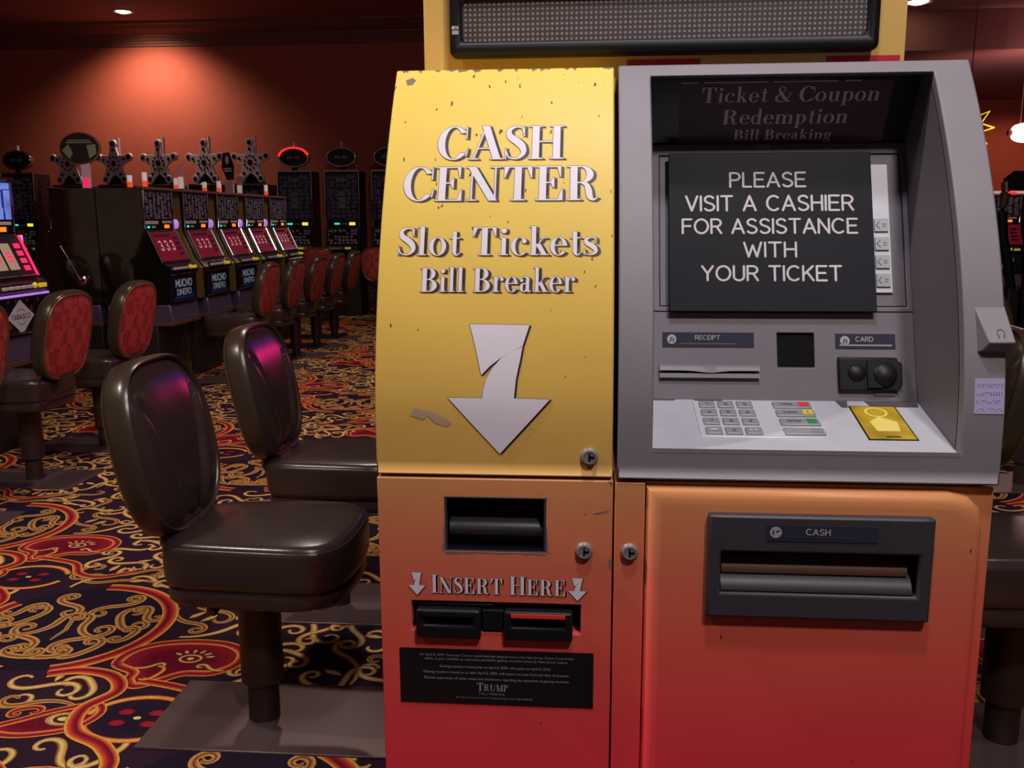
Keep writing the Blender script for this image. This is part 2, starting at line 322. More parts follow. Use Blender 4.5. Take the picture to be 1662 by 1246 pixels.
# plain single-stroke capitals
SANS = {
 'A': (.66, [[(0, 0), (.33, 1), (.66, 0)], [(.1, .32), (.56, .32)]]), 'B': (.55, [[(0, 0), (0, 1), (.3, 1)]+arc(.3, .76, .2, .24, 90, -90)+[(0, .52)], [(.3, .52)]+arc(.3, .26, .25, .26, 90, -90)+[(0, 0)]]),
 'C': (.66, [arc(.36, .5, .36, .5, 50, 310, 20)]), 'D': (.62, [[(0, 0), (0, 1), (.22, 1)]+arc(.22, .5, .4, .5, 90, -90, 16)+[(0, 0)]]), 'E': (.52, [[(.52, 1), (0, 1), (0, 0), (.52, 0)], [(0, .52), (.46, .52)]]),
 'F': (.5, [[(.5, 1), (0, 1), (0, 0)], [(0, .52), (.44, .52)]]), 'H': (.56, [[(0, 0), (0, 1)], [(.56, 0), (.56, 1)], [(0, .52), (.56, .52)]]), 'I': (.0, [[(0, 0), (0, 1)]]),
 'K': (.55, [[(0, 0), (0, 1)], [(.53, 1), (0, .38)], [(.2, .6), (.55, 0)]]), 'L': (.45, [[(0, 1), (0, 0), (.45, 0)]]), 'M': (.7, [[(0, 0), (0, 1), (.35, .3), (.7, 1), (.7, 0)]]), 'N': (.58, [[(0, 0), (0, 1), (.58, 0), (.58, 1)]]),
 'O': (.76, [arc(.38, .5, .38, .5, 0, 360, 26)]), 'P': (.54, [[(0, 0), (0, 1), (.28, 1)]+arc(.28, .74, .26, .26, 90, -90)+[(0, .48)]]), 'R': (.56, [[(0, 0), (0, 1), (.28, 1)]+arc(.28, .74, .26, .26, 90, -90)+[(0, .48)], [(.3, .48), (.56, 0)]]),
 'S': (.54, [arc(.27, .75, .25, .25, 30, 180, 10)[:-1]+[(.04, .68), (.12, .58), (.42, .45), (.53, .32)]+arc(.27, .26, .27, .26, 0, -150, 10)]), 'T': (.6, [[(0, 1), (.6, 1)], [(.3, 1), (.3, 0)]]),
 'U': (.56, [[(0, 1), (0, .28)]+arc(.28, .28, .28, .28, 180, 360, 12)+[(.56, 1)]]), 'V': (.62, [[(0, 1), (.31, 0), (.62, 1)]]), 'W': (.86, [[(0, 1), (.22, 0), (.43, .8), (.64, 0), (.86, 1)]]), 'Y': (.6, [[(0, 1), (.3, .48), (.6, 1)], [(.3, .48), (.3, 0)]]),
 'J': (.4, [[(.4, 1), (.4, .22)]+arc(.2, .22, .2, .22, 0, -180, 8)]),
 '0': (.5, [arc(.25, .5, .25, .5, 0, 360, 20)]), '1': (.2, [[(0, .8), (.15, 1), (.15, 0)]]), '2': (.5, [arc(.25, .74, .25, .26, 170, -30, 10)+[(0, 0), (.5, 0)]]),
 '3': (.5, [arc(.22, .75, .24, .25, 150, -90, 10)+arc(.22, .26, .28, .26, 90, -150, 10)]), '4': (.5, [[(.38, 0), (.38, 1), (0, .3), (.5, .3)]]), '5': (.5, [[(.45, 1), (.06, 1), (.03, .55)]+arc(.22, .3, .27, .3, 110, -150, 10)]),
 '6': (.5, [[(.38, 1), (.05, .4)]+arc(.25, .28, .24, .28, 160, -200, 16)]), '7': (.5, [[(0, 1), (.5, 1), (.18, 0)]]), '8': (.5, [arc(.25, .75, .2, .24, 0, 360, 16), arc(.25, .26, .25, .26, 0, 360, 16)]), '9': (.5, [[(.12, 0), (.45, .6)]+arc(.25, .72, .24, .28, -20, 340, 16)]),
}
def stroke_polys(pts, w):
    out = []
    for (x0, y0), (x1, y1) in zip(pts, pts[1:]):
        dx, dy = x1-x0, y1-y0; L = math.hypot(dx, dy) or 1; nx, ny = -dy/L*w/2, dx/L*w/2
        out.append([(x0+nx, y0+ny), (x1+nx, y1+ny), (x1-nx, y1-ny), (x0-nx, y0-ny)])
    for x, y in pts: out.append([(x+w/2*math.cos(k*math.pi/4), y+w/2*math.sin(k*math.pi/4)) for k in range(8)])
    return out
def fit(polys, x0, x1, z0, z1, sh=0.0):
    us = [p[0] for q in polys for p in q]; vs = [p[1] for q in polys for p in q]
    a, b, c, d = min(us), max(us), min(vs), max(vs)
    return [[(x0+(u-a)/(b-a)*(x1-x0), z0+(v-c)/(d-c)*(z1-z0)+sh*(u-a)/(b-a)) for u, v in q] for q in polys]
def sans(text, x0, x1, z0, z1, w=.12, gap=.22):
    """w: stroke width relative to height"""
    X = 0; polys = []
    H = z1-z0
    tot = sum((.24 if c == ' ' else SANS[c][0])+gap for c in text)-gap
    asp = (x1-x0)/(tot*H)       # horizontal stretch
    for c in text:
        if c == ' ': X += .24+gap; continue
        wd, st = SANS[c]
        for s_ in st: polys += stroke_polys([((X+x)*asp, y) for x, y in s_], w)
        X += wd+gap
    return fit(polys, x0, x1, z0, z1)

# high-contrast serif letters: thick stems, hair-thin bars
TN = .035
def V_(x, y0, y1, w): return [[(x-w/2, y0), (x+w/2, y0), (x+w/2, y1), (x-w/2, y1)]]
def H_(x0, x1, y, h=TN): return [[(x0, y-h/2), (x1, y-h/2), (x1, y+h/2), (x0, y+h/2)]]
def D_(x0, y0, x1, y1, w): return [[(x0-w/2, y0), (x0+w/2, y0), (x1+w/2, y1), (x1-w/2, y1)]]
def ring(cx, cy, rx, ry, tx, ty, a0=0, a1=360, n=22):
    o = arc(cx, cy, rx, ry, a0, a1, n); i = arc(cx, cy, rx-tx, ry-ty, a0, a1, n)
    return [[o[k], o[k+1], i[k+1], i[k]] for k in range(n)]
def ball_(x, y, r): return [[(x+r*math.cos(k*math.pi/6), y+r*math.sin(k*math.pi/6)) for k in range(12)]]
def brush(p, sub=6):
    q = [p[0]]+list(p)+[p[-1]]; c = []
    for i in range(1, len(q)-2):
        for k in range(sub):
            t = k/sub; c.append(tuple(.5*((2*b)+(-a+cc)*t+(2*a-5*b+4*cc-d)*t*t+(-a+3*b-3*cc+d)*t**3) for a, b, cc, d in zip(q[i-1], q[i], q[i+1], q[i+2])))
    c.append(p[-1]); out = []; L = []; Rr = []
    for i, (x, y, w) in enumerate(c):
        x0, y0, _ = c[max(i-1, 0)]; x1, y1, _ = c[min(i+1, len(c)-1)]; dx, dy = x1-x0, y1-y0; l = math.hypot(dx, dy) or 1
        L.append((x-dy/l*w/2, y+dx/l*w/2)); Rr.append((x+dy/l*w/2, y-dx/l*w/2))
    return [[L[i], L[i+1], Rr[i+1], Rr[i]] for i in range(len(L)-1)]
T_ = TN/2
def sf(x, y, w=.34): return H_(x-w/2, x+w/2, y)
def S_shape(sx, sy):
    return [(a*sx, b*sy, c) for a, b, c in [(.53, .78, .035), (.50, .92, .04), (.32, .975, .05), (.13, .88, .12), (.14, .69, .18), (.34, .54, .21), (.50, .38, .20), (.54, .18, .13), (.36, .025, .05), (.13, .06, .04), (.05, .24, .035)]]
SERIF = {
 'C': (.84, ring(.46, .5, .46, .51, .21, .035, 38, 322)+V_(.83, .62, 1.0, .035)+brush([(.83, .1, .035), (.86, .22, .035), (.87, .34, .035)])),
 'A': (.92, D_(.12, 0, .46, 1.0, .045)+D_(.80, 0, .44, 1.02, .22)+H_(.22, .66, .33)+sf(.12, T_, .28)+sf(.80, T_, .40)),
 'S': (.60, brush(S_shape(1, 1))+V_(.55, .68, 1.0, .03)+V_(.035, 0, .34, .03)),
 'H': (1.0, V_(.2, 0, 1, .2)+V_(.8, 0, 1, .2)+H_(.2, .8, .52)+sf(.2, T_, .4)+sf(.8, T_, .4)+sf(.2, 1-T_, .4)+sf(.8, 1-T_, .4)),
 'E': (.80, V_(.2, 0, 1, .2)+H_(0, .72, 1-T_)+H_(0, .76, T_)+H_(.2, .52, .52)+[[(.72, 1), (.72, .68), (.695, .68), (.62, .965)], [(.77, 0), (.77, .34), (.745, .34), (.64, .035)], [(.53, .36), (.53, .68), (.51, .68), (.42, .52), (.51, .36)]]),
 'N': (.98, V_(.16, 0, 1, .045)+V_(.84, 0, 1, .045)+D_(.86-.08, 0, .15, 1, .24)+sf(.16, T_, .30)+sf(.84, 1-T_, .30)+sf(.1, 1-T_, .24)),
 'T': (.84, V_(.42, 0, 1, .2)+H_(.02, .82, 1-T_)+[[(.02, 1), (.02, .66), (.045, .66), (.16, .965)], [(.82, 1), (.82, .66), (.795, .66), (.68, .965)]]+sf(.42, T_, .42)),
 'R': (.92, V_(.2, 0, 1, .2)+ring(.40, .745, .36, .255, .2, .035, -90, 90, 12)+H_(0, .42, 1-T_)+H_(.2, .42, .51)+brush([(.42, .5, .035), (.56, .44, .13), (.62, .28, .18), (.66, .10, .16), (.76, .015, .06), (.88, .08, .03)])+sf(.2, T_, .4)),
 'I': (.40, V_(.2, 0, 1, .2)+sf(.2, T_, .4)+sf(.2, 1-T_, .4)),
 'B': (.80, V_(.2, 0, 1, .2)+ring(.38, .755, .32, .245, .19, .035, -90, 90, 12)+ring(.40, .265, .38, .265, .21, .035, -90, 90, 12)+H_(0, .4, 1-T_)+H_(.2, .4, .52)+H_(0, .42, T_)),
 'P': (.76, V_(.2, 0, 1, .2)+ring(.38, .735, .36, .265, .2, .035, -90, 90, 12)+H_(0, .4, 1-T_)+H_(.2, .4, .49)+sf(.2, T_, .4)),
 'U': (.92, V_(.2, .3, 1, .2)+V_(.78, .3, 1, .045)+ring(.45, .3, .35, .31, .12, .045, 180, 360, 14)+sf(.2, 1-T_, .4)+sf(.78, 1-T_, .28)),
 'M': (1.1, V_(.14, 0, 1, .045)+V_(.95, 0, 1, .2)+D_(.52, 0, .18, 1, .2)+D_(.52, 0, .92, 1, .045)+sf(.14, T_, .28)+sf(.95, T_, .4)+sf(.1, 1-T_, .2)+sf(.98, 1-T_, .34)),
 'G': (.9, ring(.46, .5, .46, .51, .21, .035, 38, 330)+V_(.83, .62, 1.0, .035)+V_(.76, .03, .42, .18)+H_(.56, .94, .42)),
 'l': (.32, V_(.16, 0, 1.04, .15)+sf(.16, T_, .32)+H_(.01, .16, 1.02)),
 'o': (.60, ring(.30, .315, .30, .335, .15, .03)),
 't': (.40, V_(.2, .1, .86, .14)+H_(.03, .4, .615)+brush([(.2, .14, .14), (.23, .04, .09), (.31, .01, .04), (.41, .10, .03)])),
 'i': (.32, V_(.16, 0, .63, .15)+sf(.16, T_, .32)+H_(.01, .16, .62)+ball_(.16, .88, .10)),
 'c': (.54, ring(.30, .315, .30, .335, .15, .03, 45, 320)+ball_(.46, .50, .08)),
 'k': (.64, V_(.16, 0, 1.04, .15)+sf(.16, T_, .32)+H_(.01, .16, 1.02)+D_(.20, .24, .50, .63, .04)+D_(.54, 0, .31, .40, .17)+sf(.5, .615, .24)+sf(.54, T_, .28)),
 'e': (.56, ring(.29, .315, .29, .335, .15, .03, 8, 325)+H_(.1, .58, .35)),
 's': (.46, brush([(a*.78, b*.64, c*.8) for a, b, c in S_shape(1, 1)])+V_(.43, .42, .64, .025)+V_(.03, 0, .22, .025)),
 'r': (.50, V_(.16, 0, .63, .15)+sf(.16, T_, .32)+H_(.01, .16, .62)+brush([(.2, .38, .03), (.27, .56, .035), (.38, .63, .05), (.44, .58, .05)])+ball_(.44, .53, .08)),
 'a': (.56, V_(.38, .08, .46, .15)+brush([(.08, .48, .04), (.12, .59, .04), (.26, .635, .05), (.385, .55, .13), (.385, .44, .15)])+ball_(.11, .48, .07)+ring(.22, .18, .2, .19, .14, .03, 60, 330)+H_(.2, .34, .345)+brush([(.38, .14, .15), (.42, .03, .08), (.54, .05, .03)])),
 'd': (.64, ring(.27, .315, .27, .335, .15, .03)+V_(.47, 0, 1.04, .15)+H_(.33, .47, 1.02)+H_(.47, .62, T_)),
 'b': (.64, ring(.35, .315, .27, .335, .15, .03)+V_(.16, 0, 1.04, .15)+H_(.01, .16, 1.02)),
 'n': (.70, V_(.16, 0, .63, .15)+V_(.53, 0, .45, .15)+sf(.16, T_, .3)+sf(.53, T_, .3)+H_(.01, .16, .62)+brush([(.2, .42, .03), (.27, .57, .035), (.40, .63, .05), (.53, .50, .14), (.53, .4, .15)])),
 'm': (1.06, V_(.16, 0, .63, .15)+V_(.53, 0, .45, .15)+V_(.9, 0, .45, .15)+sf(.16, T_, .3)+sf(.53, T_, .3)+sf(.9, T_, .3)+H_(.01, .16, .62)+brush([(.2, .42, .03), (.27, .57, .035), (.40, .63, .05), (.53, .50, .14), (.53, .4, .15)])+brush([(.57, .42, .03), (.64, .57, .035), (.77, .63, .05), (.9, .50, .14), (.9, .4, .15)])),
 'p': (.64, ring(.35, .315, .27, .335, .15, .03)+V_(.16, -.3, .63, .15)+H_(.01, .16, .62)+sf(.16, -.3+T_, .32)),
 'u': (.70, V_(.16, .15, .63, .15)+V_(.53, 0, .63, .15)+H_(.01, .16, .62)+H_(.40, .53, .62)+H_(.53, .69, T_)+brush([(.16, .2, .15), (.2, .06, .1), (.32, .0, .05), (.46, .14, .03)])),
 'g': (.58, ring(.27, .40, .23, .25, .13, .03)+brush([(.45, .55, .03), (.52, .64, .04), (.58, .6, .04)])+brush([(.14, .2, .03), (.08, .1, .06), (.2, .03, .1), (.42, .0, .11), (.5, -.12, .08), (.3, -.27, .04), (.06, -.2, .05), (.08, -.04, .03), (.16, .02, .03)])),
 '&': (.92, brush([(.86, .55, .04), (.7, .2, .04), (.4, .0, .06), (.12, .1, .12), (.1, .32, .14), (.3, .52, .05), (.5, .72, .05), (.46, .94, .05), (.3, .98, .06), (.2, .8, .12), (.35, .52, .17), (.62, .16, .17), (.82, .02, .06), (.92, .1, .03)])+H_(.68, .98, .57)),
}
def serif(text, x0, x1, z0, z1, gap=.09, small=None, sh=0.0):
    X = 0; polys = []
    for i, c in enumerate(text):
        if c == ' ': X += .34; continue
        wd, ps = SERIF[c]; k = 1.0
        if small and not (i == 0 or text[i-1] == ' '): k = small
        polys += [[(X+u*k, v*k) for u, v in q] for q in ps]; X += wd*k+gap
    return fit(polys, x0, x1, z0, z1, sh)
def shift(polys, dx, dz): return [[(u+dx, v+dz) for u, v in q] for q in polys]
def font_polys(text, x0, x1, z0, z1):
    cu = D.curves.new('t', 'FONT'); cu.body = text; cu.resolution_u = 2; ob = D.objects.new('t', cu); COL.objects.link(ob)
    me = D.meshes.new_from_object(ob.evaluated_get(bpy.context.evaluated_depsgraph_get()))
    ps = [[(me.vertices[i].co.x, me.vertices[i].co.y) for i in p.vertices] for p in me.polygons]
    D.objects.remove(ob); D.curves.remove(cu); D.meshes.remove(me)
    return fit(ps, x0, x1, z0, z1)
def tess(poly):
    from mathutils.geometry import tessellate_polygon
    t = tessellate_polygon([[Vector((u, v, 0)) for u, v in poly]])
    return [[poly[i] for i in tri] for tri in t]

# ------------------------------------------------------------------ the room
XR = 16
b = MB(); b.box(-XR, XR, 15.0, 15.2, 0, 4.6); struct(b.build('wall_back', 'wall', smooth=0))
b = MB(); b.box(-11.2, -11, -4, 15.0, 0, 4.5); struct(b.build('wall_left', 'wall', smooth=0))
b = MB(); b.box(XR-.2, XR, -4, 15.0, 0, 4.5); struct(b.build('wall_right', 'wall', smooth=0))
b = MB(); b.box(-XR, XR, -4, 15.2, 4.5, 4.6); struct(b.build('ceiling', 'ceil', smooth=0))
prof_c = [(15.0, 4.5), (14.62, 4.5), (14.62, 4.465), (14.66, 4.45), (14.72, 4.40), (14.80, 4.36), (14.86, 4.345), (14.86, 4.32), (14.89, 4.31), (14.92, 4.26), (14.94, 4.25), (14.94, 4.225), (14.965, 4.215), (14.965, 4.19), (15.0, 4.18)]
b = MB(); b.prism(prof_c, -XR, XR, 'x'); struct(b.build('trim_1', 'crown', smooth=0))
# lower soffit over the right-hand side
b = MB(); b.box(2.6, XR, 10.6, 15.0, 3.19, 4.49); b.box(2.4, XR, 6.5, 10.59, 3.6, 4.49); struct(b.build('trim_2', 'ceil', smooth=0))
b = MB(); b.box(-XR, XR, 14.96, 15.0, 0, .16); struct(b.build('baseboard_back', 'crown', smooth=0))

# ---- carpet: woven scroll pattern, one repeat laid out then tiled
def carpet():
    c3 = lambda r: s2l(r)[:3]
    BASE = c3((50, 33, 48)); GOLD = c3((204, 160, 92)); AMB = c3((168, 108, 58)); BRN = c3((74, 42, 34)); RED = c3((156, 36, 48)); ORG = c3((206, 90, 52)); YEL = c3((232, 176, 76)); DRED = c3((108, 24, 44)); CRM = c3((226, 200, 128)); NAVY = c3((38, 30, 44))
    P_gold = [(-1, BRN), (-.8, GOLD), (-.25, AMB), (0, BRN), (.25, AMB), (.8, GOLD), (1, BRN)]
    P_vine = [(-1, AMB), (-.5, GOLD), (.1, CRM), (.6, AMB), (1, BRN)]
    P_band = [(-1, BRN), (-.85, YEL), (-.55, ORG), (-.1, RED), (.35, DRED), (.7, ORG), (1, YEL)]
    P_thin = [(-1, ORG), (0, YEL), (1, RED)]
    Vs, Fs, Cs = [], [], []
    def emit(v, f, c):
        o = sum(len(x) for x in Vs); v = np.array(v, float); v[:, 2] += len(Vs)*3e-6; Vs.append(v); Cs.append(np.array(c, float)); Fs.append(np.array(f, int)+o)
    def ribbon(p, wd, prof, z):
        p = np.array(p, float); t = np.gradient(p, axis=0); t /= np.linalg.norm(t, axis=1)[:, None]+1e-9; n = np.stack([-t[:, 1], t[:, 0]], 1)
        wd = np.broadcast_to(np.array(wd, float), (len(p),)); k = len(prof); v = []; c = []
        for i in range(len(p)):
            for o, col in prof: q = p[i]+n[i]*o*wd[i]; v.append((q[0], q[1], z)); c.append(col)
        f = [(i*k+j, i*k+j+1, (i+1)*k+j+1, (i+1)*k+j) for i in range(len(p)-1) for j in range(k-1)]
        emit(v, f, c)
    def blob(p, cin, cout, z):
        p = np.array(p, float); ce = p.mean(0); n = len(p); v = []; c = []
        for k, col in ((1.0, cout), (.55, cin), (.02, cin)):
            for q in p: w_ = ce+(q-ce)*k; v.append((w_[0], w_[1], z)); c.append(col)
        f = [(r*n+i, r*n+(i+1) % n, (r+1)*n+(i+1) % n, (r+1)*n+i) for r in range(2) for i in range(n)]
        emit(v, f, c)
    def scroll(cx, cy, ang, L, kind, turns, z, wd, prof, n=44):
        s = np.linspace(-1, 1, n); K = 2*2*math.pi*turns
        kap = K*s if kind == 'S' else K*np.abs(s)
        if kind == 'J': kap = np.where(s > 0, K*s, -K*.12)
        ds = s[1]-s[0]; th = np.cumsum(kap)*ds; th -= th[n//2]; th += ang
        x = np.cumsum(np.cos(th))*ds; y = np.cumsum(np.sin(th))*ds; x -= x[n//2]; y -= y[n//2]
        ribbon(np.stack([cx+x*L, cy+y*L], 1), wd*(1-.55*s*s), prof, z)
        return cx+x[-1]*L, cy+y[-1]*L
    def circ(cx, cy, rx, ry, a0, a1, n=40, wob=0):
        a = np.radians(np.linspace(a0, a1, n)); return np.stack([cx+rx*np.cos(a)*(1+wob*np.cos(3*a)), cy+ry*np.sin(a)*(1+wob*np.cos(3*a))], 1)
    rnd = random.Random(3)
    Z0, Z1, Z2, Z3 = .0006, .0012, .0018, .0024
    # round medallion full of gold scrollwork
    mx, my = -.555, .60
    blob(circ(mx, my, .345, .345, 0, 351), NAVY, NAVY, Z0)
    ribbon(circ(mx, my, .35, .35, -70, 95, 50), .030, P_band, Z2); ribbon(circ(mx, my, .35, .35, 150, 262, 40), .030, P_band, Z2)
    for sx in (1, -1):
        for (x, y, a, L, kd, tn) in [(.12, .2, 20, .14, 'S', 1.1), (.2, .03, -60, .15, 'C', 1.0), (.1, -.12, 200, .15, 'S', 1.1), (.2, -.2, 60, .12, 'C', .95), (.06, .04, 90, .12, 'J', 1.2), (.27, .14, 100, .1, 'S', 1.0), (.07, -.27, 10, .11, 'C', 1.1), (.3, -.06, 80, .09, 'C', 1.)]:
            scroll(mx+sx*x*.9, my+y*.9, math.radians(a if sx == 1 else 180-a), L*1.65, kd, tn*(1 if sx == 1 else -1), Z1, .0175, P_gold)
    ribbon([(mx, my-.12), (mx+.01, my-.04), (mx-.01, my+.04), (mx, my+.12)], [.004, .009, .009, .004], P_gold, Z1)
    # kidney shaped red shell
    kx, ky = -.03, .345
    kid = [(-.20, -.02), (-.19, .07), (-.12, .13), (0, .155), (.12, .14), (.19, .08), (.195, .0), (.14, -.06), (.05, -.07), (-.01, -.12), (-.07, -.16), (-.11, -.12), (-.12, -.07)]
    def smooth_loop(p, n=5):
        p = np.array(p, float); N = len(p); o = []
        for i in range(N):
            a, b_, c_, d = p[(i-1) % N], p[i], p[(i+1) % N], p[(i+2) % N]
            for k in range(n):
                t = k/n; o.append(.5*((2*b_)+(-a+c_)*t+(2*a-5*b_+4*c_-d)*t*t+(-a+3*b_-3*c_+d)*t**3))
        return np.array(o)
    kp = smooth_loop(kid)+np.array((kx, ky)); blob(kp, DRED, RED, Z1); ribbon(np.vstack([kp, kp[:1]]), .02, P_band, Z2)
    ribbon(circ(kx+.03, ky+.03, .035, .025, 0, 360, 24), .006, P_vine, Z3); blob(circ(kx+.03, ky+.03, .012, .009, 0, 330, 10), CRM, CRM, Z3)
    for a in range(20, 170, 25):
        d = np.array((math.cos(math.radians(a)), .8*math.sin(math.radians(a)))); ribbon([np.array((kx+.03, ky+.03))+d*r for r in (.05, .065, .08)], [.003, .009, .004], P_vine, Z3)
    for sx in (1, -1):
        scroll(kx+.02+sx*.09, ky-.02, math.radians(90+sx*40), .07, 'J', .8*sx, Z3, .008, P_vine)
    scroll(kx-.03, ky-.08, math.radians(70), .07, 'C', .35, Z3, .009, P_thin)
    # small dark oval with four red petals
    blob(circ(0, 0, .15, .115, 0, 345, 24), NAVY, BASE, Z1); ribbon(circ(0, 0, .155, .12, 20, 175, 30), .012, P_thin, Z2); ribbon(circ(0, 0, .155, .12, 200, 345, 30), .012, P_thin, Z2)
    for a in (38, 142, 218, 322):
        x, y = .06*math.cos(math.radians(a)), .05*math.sin(math.radians(a)); blob(circ(x, y, .026, .018, 0, 330, 12), RED, DRED, Z3)
    blob(circ(0, 0, .012, .009, 0, 330, 10), CRM, CRM, Z3)
    # paisley eye
    ex, ey = -.235, -.03
    eye = smooth_loop([(-.17, -.06), (-.10, .0), (-.02, .06), (.07, .10), (.11, .05), (.08, -.03), (.0, -.07), (-.09, -.085)])+np.array((ex, ey))
    blob(eye, DRED, RED, Z1); ribbon(np.vstack([eye, eye[:1]]), .015, P_band, Z2)
    blob(circ(ex+.02, ey+.01, .055, .038, 0, 345, 20), CRM, AMB, Z2); ribbon(circ(ex+.02, ey+.01, .025, .018, 0, 300, 18), .006, [(-1, BRN), (1, BRN)], Z3)
    scroll(ex-.13, ey+.06, math.radians(200), .10, 'C', .8, Z3, .014, P_band)
    # winding orange bands joining the motifs
    def winding(pts, w_, prof, z):
        q = [pts[0]]+list(pts)+[pts[-1]]; o = []
        for i in range(1, len(q)-2):
            for k in range(8):
                t = k/8; o.append(tuple(.5*((2*b_)+(-a+c_)*t+(2*a-5*b_+4*c_-d)*t*t+(-a+3*b_-3*c_+d)*t**3) for a, b_, c_, d in zip(q[i-1], q[i], q[i+1], q[i+2])))
        o.append(tuple(pts[-1])); ribbon(o, w_, prof, z)
    winding([(-.42, .24), (-.32, .27), (-.2, .24), (-.14, .15), (-.19, .04), (-.15, -.08), (-.03, -.15), (.04, -.25), (.0, -.38), (.1, -.5)], .026, P_band, Z3)
    winding([(-.10, .22), (.03, .19), (.12, .15), (.19, .05), (.3, .02), (.42, .09)], .02, P_band, Z2)
    winding([(-.6, -.12), (-.5, -.2), (-.36, -.2), (-.22, -.3), (-.1, -.42)], .016, P_band, Z2)
    blob(smooth_loop([(-.30, -.36), (-.12, -.27), (.06, -.36), (.1, -.5), (-.04, -.58), (-.16, -.5), (-.28, -.52)]), DRED, RED, Z1)
    ribbon(smooth_loop([(-.30, -.36), (-.12, -.27), (.06, -.36), (.1, -.5), (-.04, -.58), (-.16, -.5), (-.28, -.52)]), .017, P_band, Z2)
    # gold vines fill the ground
    keep = [(mx, my, .40), (kx, ky, .22), (0, 0, .17), (ex, ey, .17), (-.08, -.43, .2)]
    W, Hh = .975, 2.06
    def near(x, y):
        for (a, b_, r_) in keep:
            for dx, dy in [(0, 0), (-W, Hh/2), (W, Hh/2), (-W, -Hh/2), (W, -Hh/2), (0, Hh), (0, -Hh), (2*W, 0), (-2*W, 0)]:
                if math.hypot(x-a-dx, y-b_-dy) < r_: return True
        return False
    y = -.6
    while y < -.6+Hh-.05:
        x = -.6+(.07 if int(y*100) % 2 else 0)
        while x < -.6+W-.04:
            px, py = x+rnd.uniform(-.035, .035), y+rnd.uniform(-.035, .035)
            if not near(px, py):
                kd = rnd.choice('SSCJ'); a = rnd.uniform(0, 6.28)
                scroll(px, py, a, rnd.uniform(.16, .24), kd, rnd.choice((-1, 1))*rnd.uniform(.65, 1.0), Z0+rnd.random()*.0004, .0138, P_vine if rnd.random() < .6 else P_gold, 34)
                if rnd.random() < .5:
                    u = a+1.2; ribbon([(px+math.cos(u)*r_, py+math.sin(u)*r_) for r_ in (.02, .045, .07, .09)], [.003, .014, .016, .003], P_vine, Z1)
            x += .142
        y += .135
    V = np.vstack(Vs); Cc = np.vstack(Cs); Fq = np.vstack(Fs)
    ox, oy = -1.311, 2.42
    offs = []
    for i in range(-8, 9):
        for j in range(-8, 9):
            dx = (i-j)*W; dy = (i+j)*Hh/2; X, Y = ox+dx, oy+dy
            if -8.6 < X < 4.6 and .6 < Y < 15.4: offs.append((dx+ox, dy+oy))
    n = len(V); allV = [np.array([(-XR, -4, 0), (XR, -4, 0), (XR, 15.1, 0), (-XR, 15.1, 0)], float)]; allF = [np.array([[0, 1, 2, 3]])]; allC = [np.array([BASE]*4)]
    for k, (dx, dy) in enumerate(offs):
        v = V.copy(); v[:, 0] += dx; v[:, 1] += dy
        allV.append(v); allF.append(Fq+4+k*n); allC.append(Cc)
    V = np.vstack(allV); Fq = np.vstack(allF); Cc = np.vstack(allC)
    ok = (V[:, 1][Fq].max(1) < 15.11); Fq = Fq[ok]
    me = D.meshes.new('floor'); me.vertices.add(len(V)); me.vertices.foreach_set('co', V.astype(np.float32).ravel())
    me.loops.add(Fq.size); me.loops.foreach_set('vertex_index', Fq.astype(np.int32).ravel())
    me.polygons.add(len(Fq)); me.polygons.foreach_set('loop_start', np.arange(0, Fq.size, 4, dtype=np.int32)); 
    me.update(calc_edges=True)
    ca = me.color_attributes.new('Col', 'FLOAT_COLOR', 'POINT'); ca.data.foreach_set('color', np.hstack([Cc, np.ones((len(Cc), 1))]).astype(np.float32).ravel())
    me.materials.append(M['carpet']); o = D.objects.new('floor', me); COL.objects.link(o); struct(o)
carpet()

# ---- ceiling lamps
def downlight(x, y, label, z=4.5):
    t = thing('recessed_light', label, 'ceiling light', (x, y, z), 0, 'recessed ceiling lights')
    n = 28
    b = MB(); b.rings([[(r*math.cos(2*math.pi*i/n), r*math.sin(2*math.pi*i/n), z) for i in range(n)] for r, z in ((.10, -.002), (.13, -.012), (.145, -.010), (.15, 0), (.1, 0))], cap=False); b.build('trim_ring', 'paper', t)
    b = MB(); b.rings([[(r*math.cos(2*math.pi*i/n), r*math.sin(2*math.pi*i/n), z) for i in range(n)] for r, z in ((.005, -.03), (.05, -.027), (.09, -.012), (.10, -.002))], cap=True); b.build('lens', 'lampglow', t)
downlight(-6.88, 13.95, 'round recessed ceiling light glowing above the red back wall')
downlight(3.32, 10.2, 'recessed ceiling light peeking out behind the yellow header board', 3.6)

# ------------------------------------------------------------------ cash kiosk
def prof(z):
    t = (math.sqrt((z-1.15)**2+.03**2)+(z-1.15))/2
    return 1.45+.125*t+.575*t*t
KX = Vector((.152, 1.75, 0))
kiosk = thing('cash_kiosk', 'yellow to red cash center kiosk with silver screen bay and keypad', 'kiosk', KX)
KL = -KX
def onprof(off):
    return lambda x, y, z: (x, prof(z)+y-off, z)
def front(y0):
    return lambda x, y, z: (x, y0+y, z)
def kb(mb, name, mats, **kw): return mb.build(name, mats, kw.pop('parent', kiosk), loc=kw.pop('loc', KL), **kw)
XL, XS, XR_ = -.341, .0485, .645
# carcass
b = MB(); b.box(XL+.004, XR_-.004, 1.53, 1.885, 0, 1.031); kb(b, 'cabinet', 'paint', bevel=.004)
pts = [(prof(z)+.03, z) for z in np.linspace(1.036, 1.706, 18)]+[(1.885, 1.706), (1.885, 1.036)]
b = MB(); b.prism(pts, XL+.004, XS-.003, 'x'); kb(b, 'upper_cabinet', 'paint', smooth=30)
